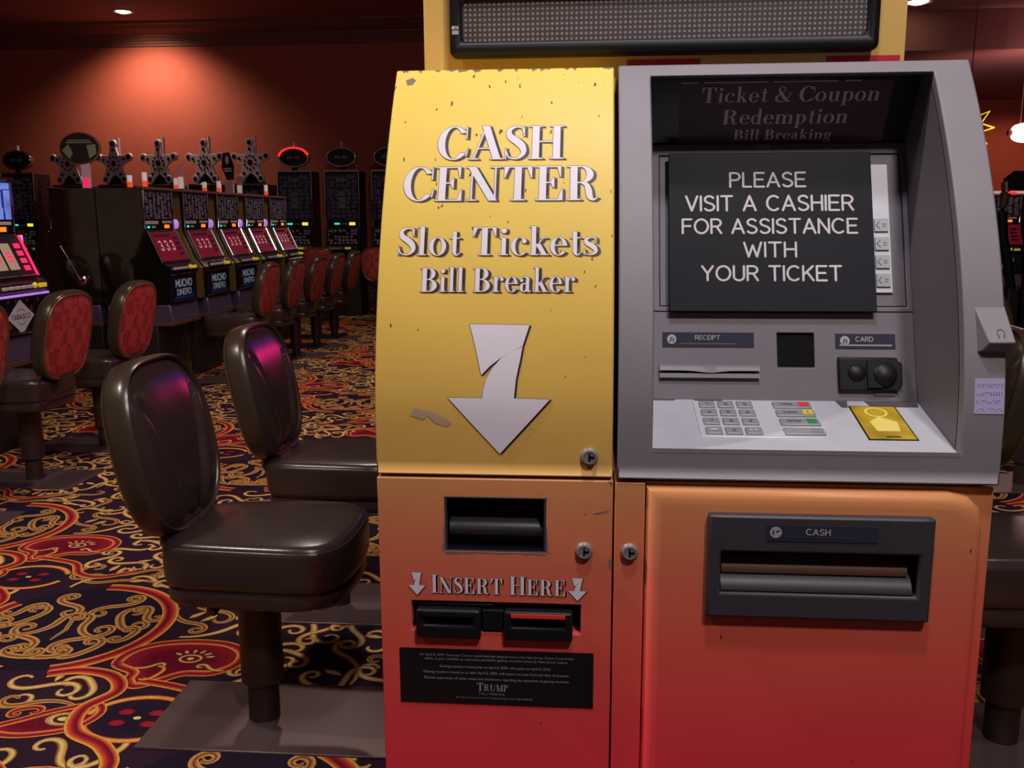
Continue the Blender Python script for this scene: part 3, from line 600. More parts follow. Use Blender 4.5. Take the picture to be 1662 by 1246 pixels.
# upper yellow door
b = MB(); b.plate(XL, XS-.0035, 1.037, 1.711, .03); kb(b, 'upper_door', 'paint', fn=onprof(0), cut=.02, bevel=.003)
# lower left door with the ticket window and the bill slots
b = MB(); b.plate(XL, XS-.002, .02, 1.0325, .078, holes=[(-.229, -.062, .908, 1.0), (-.288, -.004, .766, .818)]); kb(b, 'lower_door', 'paint', fn=front(1.45), bevel=.002)
b = MB(); b.plate(XS+.001, .098, .02, 1.030, .078); b.plate(.098, XR_, .02, 1.030, .066, y=.012, holes=[(.216, .525, .858, .931)]); kb(b, 'lock_strip', 'paint', fn=front(1.45), bevel=.0015)
# bulged cash door: rounded top and sides
b = MB()
sec = lambda o, y: [(.100+o, .03), (XR_-.010-o*1.2, .03), (XR_-.022-o*1.6, .95), (.600-o, 1.004-o*.4), (.585-o, 1.018-o*.6), (.560-o, 1.0235-o*.8), (.100+o, 1.0235-o*.8)]
outer = lambda g: [(.100+g, .02), (XR_-.02-g, .02), (XR_-.02-g, .96), (XR_-.026-g, 1.000-g*.6), (XR_-.045-g, 1.018-g*.8), (XR_-.075-g, 1.0245-g), (.100+g, 1.0245-g)]
rs = []
for g, y in ((0, 1.462), (0, 1.452), (.0015, 1.446), (.005, 1.440), (.010, 1.4365), (.016, 1.435), (.024, 1.4345)):
    rs.append([(x, y, z) for x, z in outer(g)])
b.rings(rs, cap=False); g = .024
from mathutils.geometry import tessellate_polygon
hole = [(.216, .858), (.216, .931), (.525, .931), (.525, .858)]; allp = outer(g)+hole
for tri in tessellate_polygon([[Vector((x, z, 0)) for x, z in outer(g)], [Vector((x, z, 0)) for x, z in hole]]): b.add([(allp[i][0], 1.4345, allp[i][1]) for i in tri], [(0, 1, 2)])
kb(b, 'cash_door', 'paint', smooth=60)
YD = 1.4345
# upper door print
def printed(name, polys, fn, dx=.0034, dz=-.0016, o=.0009, mats=('white', 'outline', 'shadow'), lay=(.0016, .0012, .0008), parent=kiosk, cut=.012, label=None):
    b = MB()
    for k in (.35, .7, 1.0): b.flat(shift(polys, dx*k*1.6, dz*k*1.2), 2, y=-lay[2])
    for ax, az in ((o, 0), (-o, 0), (0, o), (0, -o)): b.flat(shift(polys, ax, az), 1, y=-lay[1])
    b.flat(polys, 0, y=-lay[0])
    ob = b.build(name, list(mats), parent, fn=fn, cut=cut, smooth=0, loc=KL)
    if label: ob['label'] = label
    return ob
f0 = onprof(0)
printed('lettering', serif('CASH', -.254, -.040, 1.548, 1.607), f0, label='white serif words CASH')
printed('lettering', serif('CENTER', -.307, .018, 1.479, 1.537), f0, label='white serif word CENTER')
printed('lettering', serif('Slot Tickets', -.309, .018, 1.391, 1.438), f0, o=.0007, label='white serif words Slot Tickets')
printed('lettering', serif('Bill Breaker', -.270, -.018, 1.333, 1.373), f0, o=.0007, label='white serif words Bill Breaker')
AR1 = [(761, 524), (858, 525), (847, 559), (832, 566), (812, 578), (795, 591), (781, 606), (776, 583), (769, 553)]
AR2 = [(847, 560), (843, 583), (837, 612), (834, 643), (892, 644), (811, 736), (727, 643), (783, 643), (784, 630), (789, 612), (799, 594), (813, 578), (830, 567)]
def arrow(px2):
    u = lambda p: (-.187+(p[0]-761)*(.097/97), 1.283-(p[1]-524)*(.208/212))
    return tess([u(p) for p in AR1])+tess([u(p) for p in AR2])
arr = arrow(0)
printed('arrow_print', arr, f0, dx=.002, dz=-.001, o=.0007, cut=.01, label='large white split arrow pointing down')
# tape residue
b = MB(); b.flat(tess([(-.277, 1.149), (-.283, 1.136), (-.261, 1.130), (-.255, 1.137), (-.242, 1.124), (-.224, 1.119), (-.215, 1.125), (-.222, 1.131), (-.245, 1.142)]), 0, y=-.0006); kb(b, 'tape_residue', 'tape', fn=f0, smooth=0)
# lower print
fl = front(1.45)
printed('lettering', serif('INSERT HERE', -.254, -.030, .8335, .866, small=.86, gap=.10), fl, o=.0005, dx=.0018, dz=-.0012, cut=0, label='white serif words INSERT HERE')
for (x0, x1, z0, z1) in ((-.2925, -.2635, .829, .869), (-.025, .006, .826, .866)):
    printed('arrow_print', fit(arr, x0, x1, z0, z1), fl, dx=.001, dz=-.0006, o=.0004, cut=0, label='small white down arrow')
# locks
def lock(x, z, y, big=1.0):
    n = 24; b = MB()
    b.rings([[(x+r*math.cos(2*math.pi*i/n), y-h, z+r*math.sin(2*math.pi*i/n)) for i in range(n)] for r, h in ((.0145*big, 0), (.0145*big, .003), (.0125*big, .006), (.0115*big, .009), (.0095*big, .0095), (.009*big, .0085))], cap=True)
    o = kb(b, 'lock', 'lock', smooth=30)
    b = MB(); b.box(x-.0014, x+.0014, y-.0097, y-.008, z-.0065, z+.0065); b.box(x-.0014, x+.008, y-.0097, y-.008, z-.0012, z+.0020); b.build('keyhole', 'blackm', o)
lock(.008, 1.073, prof(1.073)); lock(.001, .914, 1.45); lock(.075, .914, 1.45)
# bare metal showing where the paint has worn off round the window and along the edges
def chip(pts, y, fn=None): b = MB(); b.flat(tess(pts), 0, y=y); kb(b, 'paint_chip', 'worn', fn=fn, smooth=0)
rj = random.Random(5)
def jag(x0, z0, x1, z1, w0, w1, n=16):
    dx, dz = x1-x0, z1-z0; L = math.hypot(dx, dz); nx, nz = -dz/L, dx/L
    o = [(x0+dx*k/n+nx*(w0+(w1-w0)*k/n)*rj.uniform(.5, 1.3), z0+dz*k/n+nz*(w0+(w1-w0)*k/n)*rj.uniform(.5, 1.3)) for k in range(n+1)]
    return o+[(x1, z1), (x0, z0)]
chip(jag(-.0615, .9075, -.2295, .9075, .004, .004)[::1], -.0005, fl) if 0 else chip([(x, z) for x, z in jag(-.2295, .9075, -.0615, .9075, -.004, -.003)], -.0005, fl)
chip(jag(-.2295, .9075, -.2295, .955, .005, .0012), -.0005, fl); chip(jag(-.0615, .955, -.0615, .9075, .001, .005), -.0005, fl)
chip(jag(-.2295, 1.0005, -.0615, 1.0005, .0012, .0014), -.0005, fl)
chip([(.040, .899), (.0455, .900), (.0455, .882), (.042, .884)], -.0005, fl); chip([(.038, 1.0315), (.0455, 1.0315), (.0455, 1.024), (.043, 1.027)], -.0005, fl)
for a_, c_ in ((.99, 1.008), (.915, .932), (.64, .652)): chip([(.1015, a_), (.1065, a_+.002), (.1045, c_), (.1015, c_+.002)], 1.4435)
chip([(.014, .977), (.030, .981), (.041, .983), (.038, .980), (.022, .976)], -.0004, fl)
chip([(-.322, 1.692), (-.310, 1.697), (-.304, 1.692), (-.309, 1.684), (-.318, 1.683)], -.0006, f0)
for k in range(26):
    x = -.335+.375*rj.random(); chip([(x, 1.7105), (x+rj.uniform(.004, .014), 1.7105), (x+rj.uniform(.002, .006), 1.7105-rj.uniform(.001, .006))], -.0006, f0)
# ticket window: dark box with two curved steel rollers
b = MB(); b.plate(-.2295, -.0615, .9075, 1.0005, .002, holes=[(-.2255, -.0655, .9095, .9985)], y=.001); kb(b, 'window_trim', 'charcoal', fn=fl)
b = MB()
b.box(-.2255, -.0655, 1.51, 1.515, .909, .9985); b.box(-.2285, -.2265, 1.452, 1.515, .909, .9985); b.box(-.0645, -.0625, 1.452, 1.515, .909, .9985); b.box(-.2285, -.0625, 1.452, 1.515, .9985, 1.0005); b.box(-.2285, -.0625, 1.452, 1.515, .9055, .909)
tw = kb(b, 'ticket_window', 'blackm', smooth=0)
b = MB(); 
sc = [(1.510, .990), (1.503, .975), (1.490, .962), (1.474, .954), (1.466, .947), (1.464, .938), (1.468, .929), (1.476, .922), (1.484, .914), (1.49, .910), (1.511, .910)]
b.prism(sc, -.2235, -.0675, 'x'); b.build('roller', 'darkslot', tw, smooth=50)
# bill acceptors
b = MB(); b.box(-.287, -.005, 1.493, 1.497, .767, .817); b.box(-.287, -.005, 1.455, 1.495, .8155, .817); kb(b, 'slot_backing', 'blackm', smooth=0)
def bezel(x0, x1, red):
    b = MB()
    b.plate(x0, x1, .7575, .8085, .034, holes=[(x0+.013, x1-.013, .781, .795)], y=-.014)
    o = kb(b, 'bill_acceptor', 'black', fn=fl, bevel=.004)
    b = MB(); b.box(x0+.015, x1-.015, 1.444, 1.468, .774, .781); b.box(x0+.02, x1-.02, 1.450, 1.47, .793, .797); b.build('bill_tray', 'blackm', o, bevel=.001)
    if red: b = MB(); b.box(x0+.012, x1-.012, 1.4345, 1.4365, .799, .8055); b.build('red_strip', 'sred', o)
bezel(-.279, -.170, 0); bezel(-.131, -.017, 1)
b = MB(); b.box(-.279, -.150, 1.452, 1.456, .8095, .8145); b.box(-.168, -.133, 1.447, 1.475, .770, .806); kb(b, 'slot_bridge', 'black', bevel=.001)
# notice plaque
b = MB(); b.plate(-.3105, .0185, .6345, .7335, .0015, y=-.0016); pq = kb(b, 'voucher_plaque', 'plaque', fn=fl, smooth=0)
b = MB()
lines = [("On April 8, 2009, Governor Corzine signed into law amendments to the New Jersey Casino Control Act", -.276, -.015, .7195, .7255), ("which, in part, establish an expiration period for gaming vouchers issued by New Jersey casinos.", -.268, -.024, .7125, .7185),
 ("Gaming vouchers issued prior to April 8, 2009, will expire on April 8, 2010.", -.242, -.053, .6990, .7050), ("Gaming vouchers issued on or after April 8, 2009, will expire one year from the date of issuance.", -.270, -.022, .6885, .6945),
 ("This law supersedes all other notice and disclaimers regarding the expiration of gaming vouchers.", -.270, -.022, .6775, .6835), ("Bet with your head, not over it. Gambling Problem? Call 1-800-GAMBLER", -.214, -.084, .6445, .6480)]
for t, x0, x1, z0, z1 in lines: b.flat(font_polys(t, x0, x1, z0, z1), 0, y=-.0022)
b.flat(serif('TRUMP', -.178, -.126, .6595, .6745, small=.82), 0, y=-.0022); b.flat(sans('TAJ MAHAL', -.176, -.130, .6525, .6562, w=.16), 0, y=-.0022)
b.build('lettering', 'ptxt', pq, fn=fl, smooth=0)
# cash dispenser
fd = front(YD)
CD0, CD1, CZ0, CZ1 = .197, .545, .818, .989
b = MB(); b.plate(CD0, CD1, CZ0, CZ1, .02, holes=[(.218, .523, .860, .929)], y=-.016)
cd = kb(b, 'cash_dispenser', 'charcoal', fn=fd, bevel=.004)
b = MB(); b.box(.218, .523, YD+.030, YD+.034, .860, .929); b.box(.216, .218, YD-.006, YD+.034, .86, .929); b.box(.523, .525, YD-.006, YD+.034, .86, .929); b.box(.216, .525, YD-.006, YD+.034, .929, .931); b.box(.216, .525, YD-.006, YD+.034, .858, .860); b.build('tray_box', 'black', cd, smooth=0)
b = MB(); b.prism([(YD+.028, .915), (YD+.018, .912), (YD+.006, .903), (YD+.002, .892), (YD+.002, .888), (YD+.028, .888)], .222, .513, 'x'); b.build('shutter', 'wood', cd, smooth=60)
b = MB(); b.prism([(YD+.012, .888), (YD+.004, .884), (YD-.004, .876), (YD-.010, .866), (YD-.010, .862), (YD+.012, .862)], .220, .518, 'x'); b.build('lower_lip', 'charcoal', cd, smooth=60)
b = MB(); b.plate(.286, .458, .949, .975, .001, y=-.0172); lb = b.build('cash_label', 'lblue', cd, fn=fd, smooth=0)
b = MB(); b.flat(sans('CASH', .347, .385, .9595, .9705, w=.18), 0, y=-.0178); b.flat([[(.318, .955), (.420, .955), (.420, .957), (.318, .957)]], 1, y=-.0178); b.flat(ball_(.301, .9635, .0095), 0, y=-.0178)
b.flat([[(.296, .960), (.298, .960), (.298, .967), (.296, .967)], [(.302, .963), (.307, .966), (.306, .968), (.301, .965)]], 2, y=-.0183); b.build('lettering', ['greytxt', 'charcoal', 'lblue'], cd, fn=fd, smooth=0)

# ---- silver fascia with the deep screen bay
HX0, HX1, HZ0, HZ1 = .108, .583, 1.0865, 1.692
b = MB(); b.plate(XS+.004, XR_, 1.037, 1.713, .026, holes=[(HX0, HX1, HZ0, HZ1)]); kb(b, 'fascia', 'fascia', fn=onprof(.004), cut=.02, bevel=.008, seg=3)
b = MB(); b.box(XS+.008, XR_-.006, prof(1.04)+.02, 1.885, 1.033, 1.039)
ys = [(prof(z)+.02, z) for z in np.linspace(1.039, 1.71, 16)]
side = ys+[(1.885, 1.71), (1.885, 1.039)]
b.prism(side, HX1+.012, XR_-.003, 'x'); b.prism(side, XS+.004, HX0-.012, 'x'); kb(b, 'fascia_body', 'recess_dark', smooth=30)
b = MB(); b.box(HX0-.012, HX1+.012, prof(1.70)+.02, 1.885, 1.693, 1.71); b.box(HX0-.012, HX1+.012, 1.865, 1.885, 1.039, 1.7); kb(b, 'housing', 'recess_dark', smooth=0)
pz = lambda z: 1.645+.36*(z-1.13)
# bay side walls
wall = lambda: [(prof(z)+.016, z) for z in np.linspace(1.083, 1.692, 14)]+[(1.86, 1.692), (1.83, 1.58), (pz(1.12)+.01, 1.11), (1.47, 1.078)]
b = MB(); b.prism(wall(), HX1, HX1+.012, 'x'); kb(b, 'bay_side', 'recess', smooth=30)
b = MB(); b.prism(wall(), HX0-.012, HX0, 'x'); kb(b, 'bay_side', 'recess', smooth=30)
def onpanel(x, y, z): return (x, pz(z)+y, z)
# lower control panel and screen surround
b = MB(); b.plate(HX0, HX1, 1.125, 1.2815, .01, holes=[(.343, .408, 1.186, 1.246)]); kb(b, 'control_panel', 'recess', fn=onpanel, bevel=.0015)
b = MB(); b.box(.342, .409, .006, .012, 1.185, 1.247); kb(b, 'sensor_window', 'blackm', fn=onpanel)
b = MB(); b.plate(HX0, HX1, 1.283, 1.575, .01, holes=[(.134, .574, 1.291, 1.566)]); b.plate(.135, .573, 1.292, 1.565, .008, y=.004); kb(b, 'screen_surround', 'recess', fn=onpanel, bevel=.0012)
b = MB(); b.plate(.160, .505, 1.305, 1.555, .004, y=-.002); kb(b, 'screen', 'headglass', fn=onpanel)
b = MB(); b.plate(.519, .5495, 1.316, 1.546, .004, y=-.001); fk = kb(b, 'function_key_strip', 'steel', fn=onpanel, bevel=.001)
for z in (1.436, 1.403, 1.371, 1.3385):
    b = MB(); b.plate(.521, .5455, z-.0115, z+.0115, .004, y=-.0045)
    b.flat(stroke_polys([(.530, z+.006), (.524, z), (.530, z-.006)], .0012)+stroke_polys([(.535, z+.002), (.541, z+.002)], .001)+stroke_polys([(.535, z-.002), (.541, z-.002)], .001), 1, y=-.0049); b.build('function_key', ['keymetal', 'ink'], fk, fn=onpanel, bevel=.0006)
# header glass under the top of the bay
def ontop(x, y, t):           # t: 0 at the front top edge, 1 at the screen
    a = Vector((0, 1.737, 1.690)); c_ = Vector((0, 1.812, 1.583)); nrm = Vector((0, -.107, -.075)).normalized()
    p = a+(c_-a)*t+nrm*(-y); return (x, p.y, p.z)
b = MB(); b.plate(HX0, HX1, -.02, 1.0, .004); kb(b, 'header_glass', 'headglass', fn=ontop, smooth=0)
b = MB(); b.box(HX0, HX1, 1.805, 1.83, 1.572, 1.586); kb(b, 'header_rail', 'recess_dark', bevel=.002)
b = MB(); b.plate(.308, .340, 1.5765, 1.5835, .001, y=1.8035); kb(b, 'serial_sticker', 'recess', smooth=0)
b = MB()
b.add([(.163, -.0008, .02), (.536, -.0008, .02), (.541, -.0008, .97), (.170, -.0008, .97)], [(0, 1, 2, 3)], 1)
for x0, x1 in ((.166, .196), (.206, .317), (.327, .440), (.452, .480)): b.add([(x0, -.0012, .015), (x1, -.0012, .015), (x1, -.0012, .028), (x0, -.0012, .028)], [(0, 1, 2, 3)], 0)
def flip(ps): return [[(u, v) for u, v in q] for q in ps]
for t, x0, x1, t0, t1 in (('Ticket & Coupon', .205, .517, .385, .085), ('Redemption', .246, .470, .72, .42), ('Bill Breaking', .270, .448, .945, .735)):
    b.flat([[(u, v) for u, v in q] for q in fit(serif(t, 0, 1, 0, 1), x0, x1, t0, t1)], 0, y=-.0014)
kb(b, 'header_lettering', ['headtxt', 'headpanel'], fn=ontop, smooth=0, label='faint grey words Ticket and Coupon Redemption Bill Breaking')
# shelf
KS = .045/.195
def onshelf(x, y, v): return (x, v+y*.0-0*0, 1.085+(v-1.45)*KS+(-y))  # x, depth v, y = height above (negative up)
b = MB(); b.plate(HX0, HX1, 1.455, 1.652, .012); kb(b, 'shelf', 'steel', fn=onshelf, bevel=.002)
b = MB(); b.prism([(1.452, 1.0868), (1.446, 1.089), (1.446, 1.082), (1.455, 1.078)], HX0, HX1, 'x'); kb(b, 'shelf_lip', 'fascia')
b = MB()
for x0, x1, v0 in ((.112, .165, 1.640), (.190, .248, 1.640), (.440, .462, 1.618), (.490, .583, 1.622)): b.add([(x0, -.0006, 1.648), (x1, -.0006, 1.648), (x1-.006, -.0006, v0), (x0+.006, -.0006, v0)], [(0, 1, 2, 3)])
kb(b, 'shelf_shadow', 'recess_dark', fn=onshelf, smooth=0)  # flat dark patches painting drop shadows along the back of the shelf
b = MB(); b.plate(.1905, .3975, 1.497, 1.636, .003, y=-.002); kp = kb(b, 'keypad', 'keyedge', fn=onshelf, bevel=.001)
rows = [1.616, 1.583, 1.549, 1.514]
for r_, v in enumerate(rows):
    for c_ in range(3):
        x = .214+c_*.0325-.0005; b = MB(); b.plate(x-.0135, x+.0135, v-.0115, v+.0115, .005, y=-.006)
        ch = ['1', '2', '3', '4', '5', '6', '7', '8', '9', None, '0', None][r_*3+c_]
        if ch: b.flat(sans(ch, x-.003 if ch != '1' else x-.0015, x+.003 if ch != '1' else x+.0015, v-.006, v+.003, w=.16), 1, y=-.0064)
        elif c_ == 0: b.flat([[(x-.006, v-.001), (x+.006, v-.001), (x+.006, v+.003), (x-.006, v+.003)]], 2, y=-.0064)
        else: b.flat([[(x-.007, v-.001), (x-.002, v-.001), (x-.002, v+.003), (x-.007, v+.003)], [(x+.001, v-.001), (x+.006, v-.001), (x+.006, v+.003), (x+.001, v+.003)]], 2, y=-.0064)
        b.build('key', ['keymetal', 'ink', 'white'], kp, fn=onshelf, bevel=.0012)
    x0, x1 = .3275, .3925; b = MB(); b.plate(x0, x1, v-.0115, v+.0115, .005, y=-.006)
    b.flat([[(x1-.021, v-.0075), (x1-.004, v-.0075), (x1-.004, v+.0095), (x1-.021, v+.0095)]], 1, y=-.0064)
    if r_ < 3: b.flat(sans(['CANCEL', 'CLEAR', 'ENTER'][r_], x0+.012, x0+.034, v-.0025, v+.0035, w=.16), 2, y=-.0064)
    if r_ == 1: b.flat(stroke_polys([(x1-.010, v+.006), (x1-.015, v+.001), (x1-.010, v-.004)], .001), 2, y=-.0068)
    b.build('key', ['keymetal', ['sred', 'syel', 'sgrn', 'sgry'][r_], 'ink'], kp, fn=onshelf, bevel=.0012, label=['grey key with red CANCEL patch', 'grey key with yellow patch', 'grey key with green patch', 'blank grey key'][r_])
b = MB(); b.plate(.458, .537, 1.495, 1.624, .001, y=-.0008)
b.plate(.4605, .5345, 1.498, 1.621, .001, y=-.0014, mi=1)
b.flat([[(.4975+.019*math.cos(R(a)), 1.597+.019*math.sin(R(a))) for a in range(0, 360, 15)]], 2, y=-.0018); b.flat([[(.4975+.015*math.cos(R(a)), 1.597+.015*math.sin(R(a))) for a in range(0, 360, 15)]], 1, y=-.0020)
b.flat([[(.480, 1.525), (.517, 1.525), (.522, 1.560), (.497, 1.580), (.477, 1.560)]], 2, y=-.0018); b.flat([[(.488, 1.503), (.511, 1.503), (.511, 1.507), (.488, 1.507)]], 3, y=-.0022)
kb(b, 'card_art', ['black', 'gold', 'goldlite', 'ink'], fn=onshelf, smooth=0, label='gold picture plate set in the shelf')
# receipt slot, card reader, their labels
def plabel(name, x0, x1, z0, z1, txt, tx0, tx1, tz0, tz1, lx0, lx1, cx, mats):
    b = MB(); b.plate(x0, x1, z0, z1, .001, y=-.0012); o = kb(b, name, 'lblue', fn=onpanel, smooth=0)
    b = MB(); b.flat(sans(txt, tx0, tx1, tz0, tz1, w=.15), 0, y=-.0018); b.flat([[(lx0, z0+.005), (lx1, z0+.005), (lx1, z0+.0072), (lx0, z0+.0072)]], 1, y=-.0018); b.flat(ball_(cx, (z0+z1)/2+.001, .0085), 0, y=-.0018)
    zc = (z0+z1)/2; b.flat([[(cx-.004, zc-.003), (cx-.002, zc-.004), (cx+.001, zc+.004), (cx-.001, zc+.005)], [(cx+.002, zc-.004), (cx+.004, zc-.003), (cx+.004, zc+.003), (cx+.002, zc+.003)]], 2, y=-.0022)
    b.build('lettering', mats, o, fn=onpanel, smooth=0)
plabel('receipt_label', .139, .302, 1.2205, 1.246, 'RECEIPT', .197, .242, 1.2335, 1.2415, .170, .270, .1555, ['greytxt', 'charcoal', 'lblue'])
plabel('card_label', .445, .549, 1.2195, 1.245, 'CARD', .480, .511, 1.2315, 1.2405, .452, .543, .4615, ['greytxt', 'greytxt', 'lblue'])
b = MB()
n = 24; tops = []
for i in range(n+1):
    x = .133+(.310-.133)*i/n; tops.append((x, .0035*math.exp(-((x-.222)/.024)**2)))
rs = []
for x, dz in tops: rs.append([(x, .0, 1.1905), (x, -.006, 1.1905), (x, -.011, 1.1865), (x, -.0115, 1.1815-dz), (x, -.003, 1.1805-dz), (x, -.002, 1.1770), (x, -.009, 1.1760), (x, -.009, 1.1690), (x, 0, 1.1680)])
b.rings(rs); rc = kb(b, 'receipt_slot', 'fascia', fn=onpanel, smooth=35)
b = MB(); b.box(.140, .303, -.0035, .001, 1.1770, 1.1800); b.build('slot_opening', 'blackm', rc, fn=onpanel)
b = MB(); b.prism([(.447, 1.150), (.551, 1.150), (.551, 1.157), (.5565, 1.159), (.5565, 1.197), (.549, 1.199), (.549, 1.205), (.447, 1.205)], -.010, .001, 'y'); cr_ = kb(b, 'card_reader', 'black', fn=onpanel, bevel=.002)
b = MB(); b.ball((.478, -.010, 1.180), (.016, .006, .014)); b.ball((.525, -.012, 1.178), (.022, .012, .021)); b.box(.495, .520, -.016, 0, 1.156, 1.2); b.build('card_throat', 'black', cr_, fn=onpanel)
b = MB(); b.box(.508, .545, -.002, .001, 1.140, 1.150); b.build('reader_tab', 'recess_dark', cr_, fn=onpanel)
# headphone jack box and braille label on the right rim
b = MB()
def yp(z): return prof(z)-.004
x0, x1 = .599, .6455
b.add([(x0, yp(1.316)+.002, 1.316), (x1, yp(1.316)+.002, 1.316), (x0+.011, yp(1.262)-.026, 1.262), (x1+.004, yp(1.262)-.026, 1.262), (x0+.002, yp(1.243)+.002, 1.243), (x1-.004, yp(1.243)+.002, 1.243), (x0, yp(1.262)+.01, 1.262), (x1, yp(1.262)+.01, 1.262), (x0+.008, yp(1.250)-.012, 1.249), (x1-.003, yp(1.250)-.012, 1.249)],
      [(0, 1, 3, 2), (2, 3, 9, 8), (8, 9, 5, 4), (0, 2, 8, 4, 6), (1, 7, 5, 9, 3), (0, 6, 7, 1), (6, 4, 5, 7)])
hp = kb(b, 'headphone_box', 'fascia', bevel=.002, smooth=30)
b = MB()
for q in stroke_polys(arc(.6295, 1.2755, .0055, .0055, -40, 220, 14), .0011)+stroke_polys([(.6255, 1.2715), (.6255, 1.2695)], .0018)+stroke_polys([(.6337, 1.2715), (.6337, 1.2695)], .0018): b.add([(u, yp(1.316)+.002+(1.316-v)/(1.316-1.262)*(yp(1.262)-.026-yp(1.316)-.002)-.0008, v) for u, v in q], [tuple(range(len(q)))])
b.build('headphone_mark', 'ink', hp, smooth=0)
b = MB(); b.plate(.5985, .6425, 1.151, 1.205, .0008, y=-.0008)
for r_ in range(4):
    for c_ in range(10):
        if random.random() < .7: b.box(.602+c_*.004, .6035+c_*.004, -.0016, -.0008, 1.197-r_*.0125, 1.1985-r_*.0125); 
        if random.random() < .5: b.box(.602+c_*.004, .6035+c_*.004, -.0016, -.0008, 1.194-r_*.0125, 1.1955-r_*.0125)
kb(b, 'braille_label', 'braille', fn=onprof(.004), smooth=0)

# notice sign hung in front of the screen
t = MB(); t.plate(.150, .5155, 1.2845, 1.568, .006, y=-.018)
nt = t.build('notice_sign', 'notice', None, fn=onpanel, bevel=.0012)
tag(nt, 'black engraved acrylic sign, please visit a cashier, covering the screen', 'sign')
b = MB()
def inv(px): return .150+(px-1084)*(.3655/332)
def invz(py): return 1.568-(py-248)*(.2835/258)
for t_, a, c_, z0, z1 in (('PLEASE', 1184, 1310, 306, 280), ('VISIT A CASHIER', 1111, 1386, 345, 318), ('FOR ASSISTANCE', 1105, 1391, 382, 356), ('WITH', 1205, 1292, 420, 394), ('YOUR TICKET', 1136, 1363, 458, 432)):
    k = (z0-380)/130.0*.0; b.flat(sans(t_, inv(a), inv(c_), invz(z0), invz(z1), w=.145, gap=.20), 0, y=-.0190)
b.build('lettering', 'notice_txt', nt, fn=onpanel, smooth=0)

# ---- header board and LED message display
t = MB(); t.box(-.325, .602, 1.90, 1.94, .9, 2.16); hb = t.build('header_board', 'header', None, bevel=.003)
tag(hb, 'yellow header board with red blocks rising behind the kiosk', 'sign board')
for x0, x1 in ((.0755, .2165), (.455, .593)):
    b = MB(); b.flat([[(x0, 1.62), (x1, 1.62), (x1, 1.7545), (x0, 1.7545)]], 0, y=1.8990); b.build('red_block', 'red_print', hb, smooth=0)
t = MB(); t.plate(-.268, .541, 1.7585, 1.98, .045, holes=[(-.243, .517, 1.786, 1.862)], y=1.853); ld = t.build('led_display', 'black', None, bevel=.012, seg=4)
tag(ld, 'long black LED message display mounted on yellow header board', 'display')
b = MB(); b.box(-.2435, .5175, 1.866, 1.872, 1.7855, 1.8625); b.build('dot_matrix', 'dots', ld)
b = MB(); b.flat(sans('BETA', -.262, -.249, 1.8085, 1.8145, w=.18), 0, y=1.8525); b.flat([[(-.262, 1.799), (-.249, 1.799), (-.249, 1.8065), (-.262, 1.8065)]], 1, y=1.8525); b.build('maker_badge', ['white', 'greytxt'], ld, smooth=0)

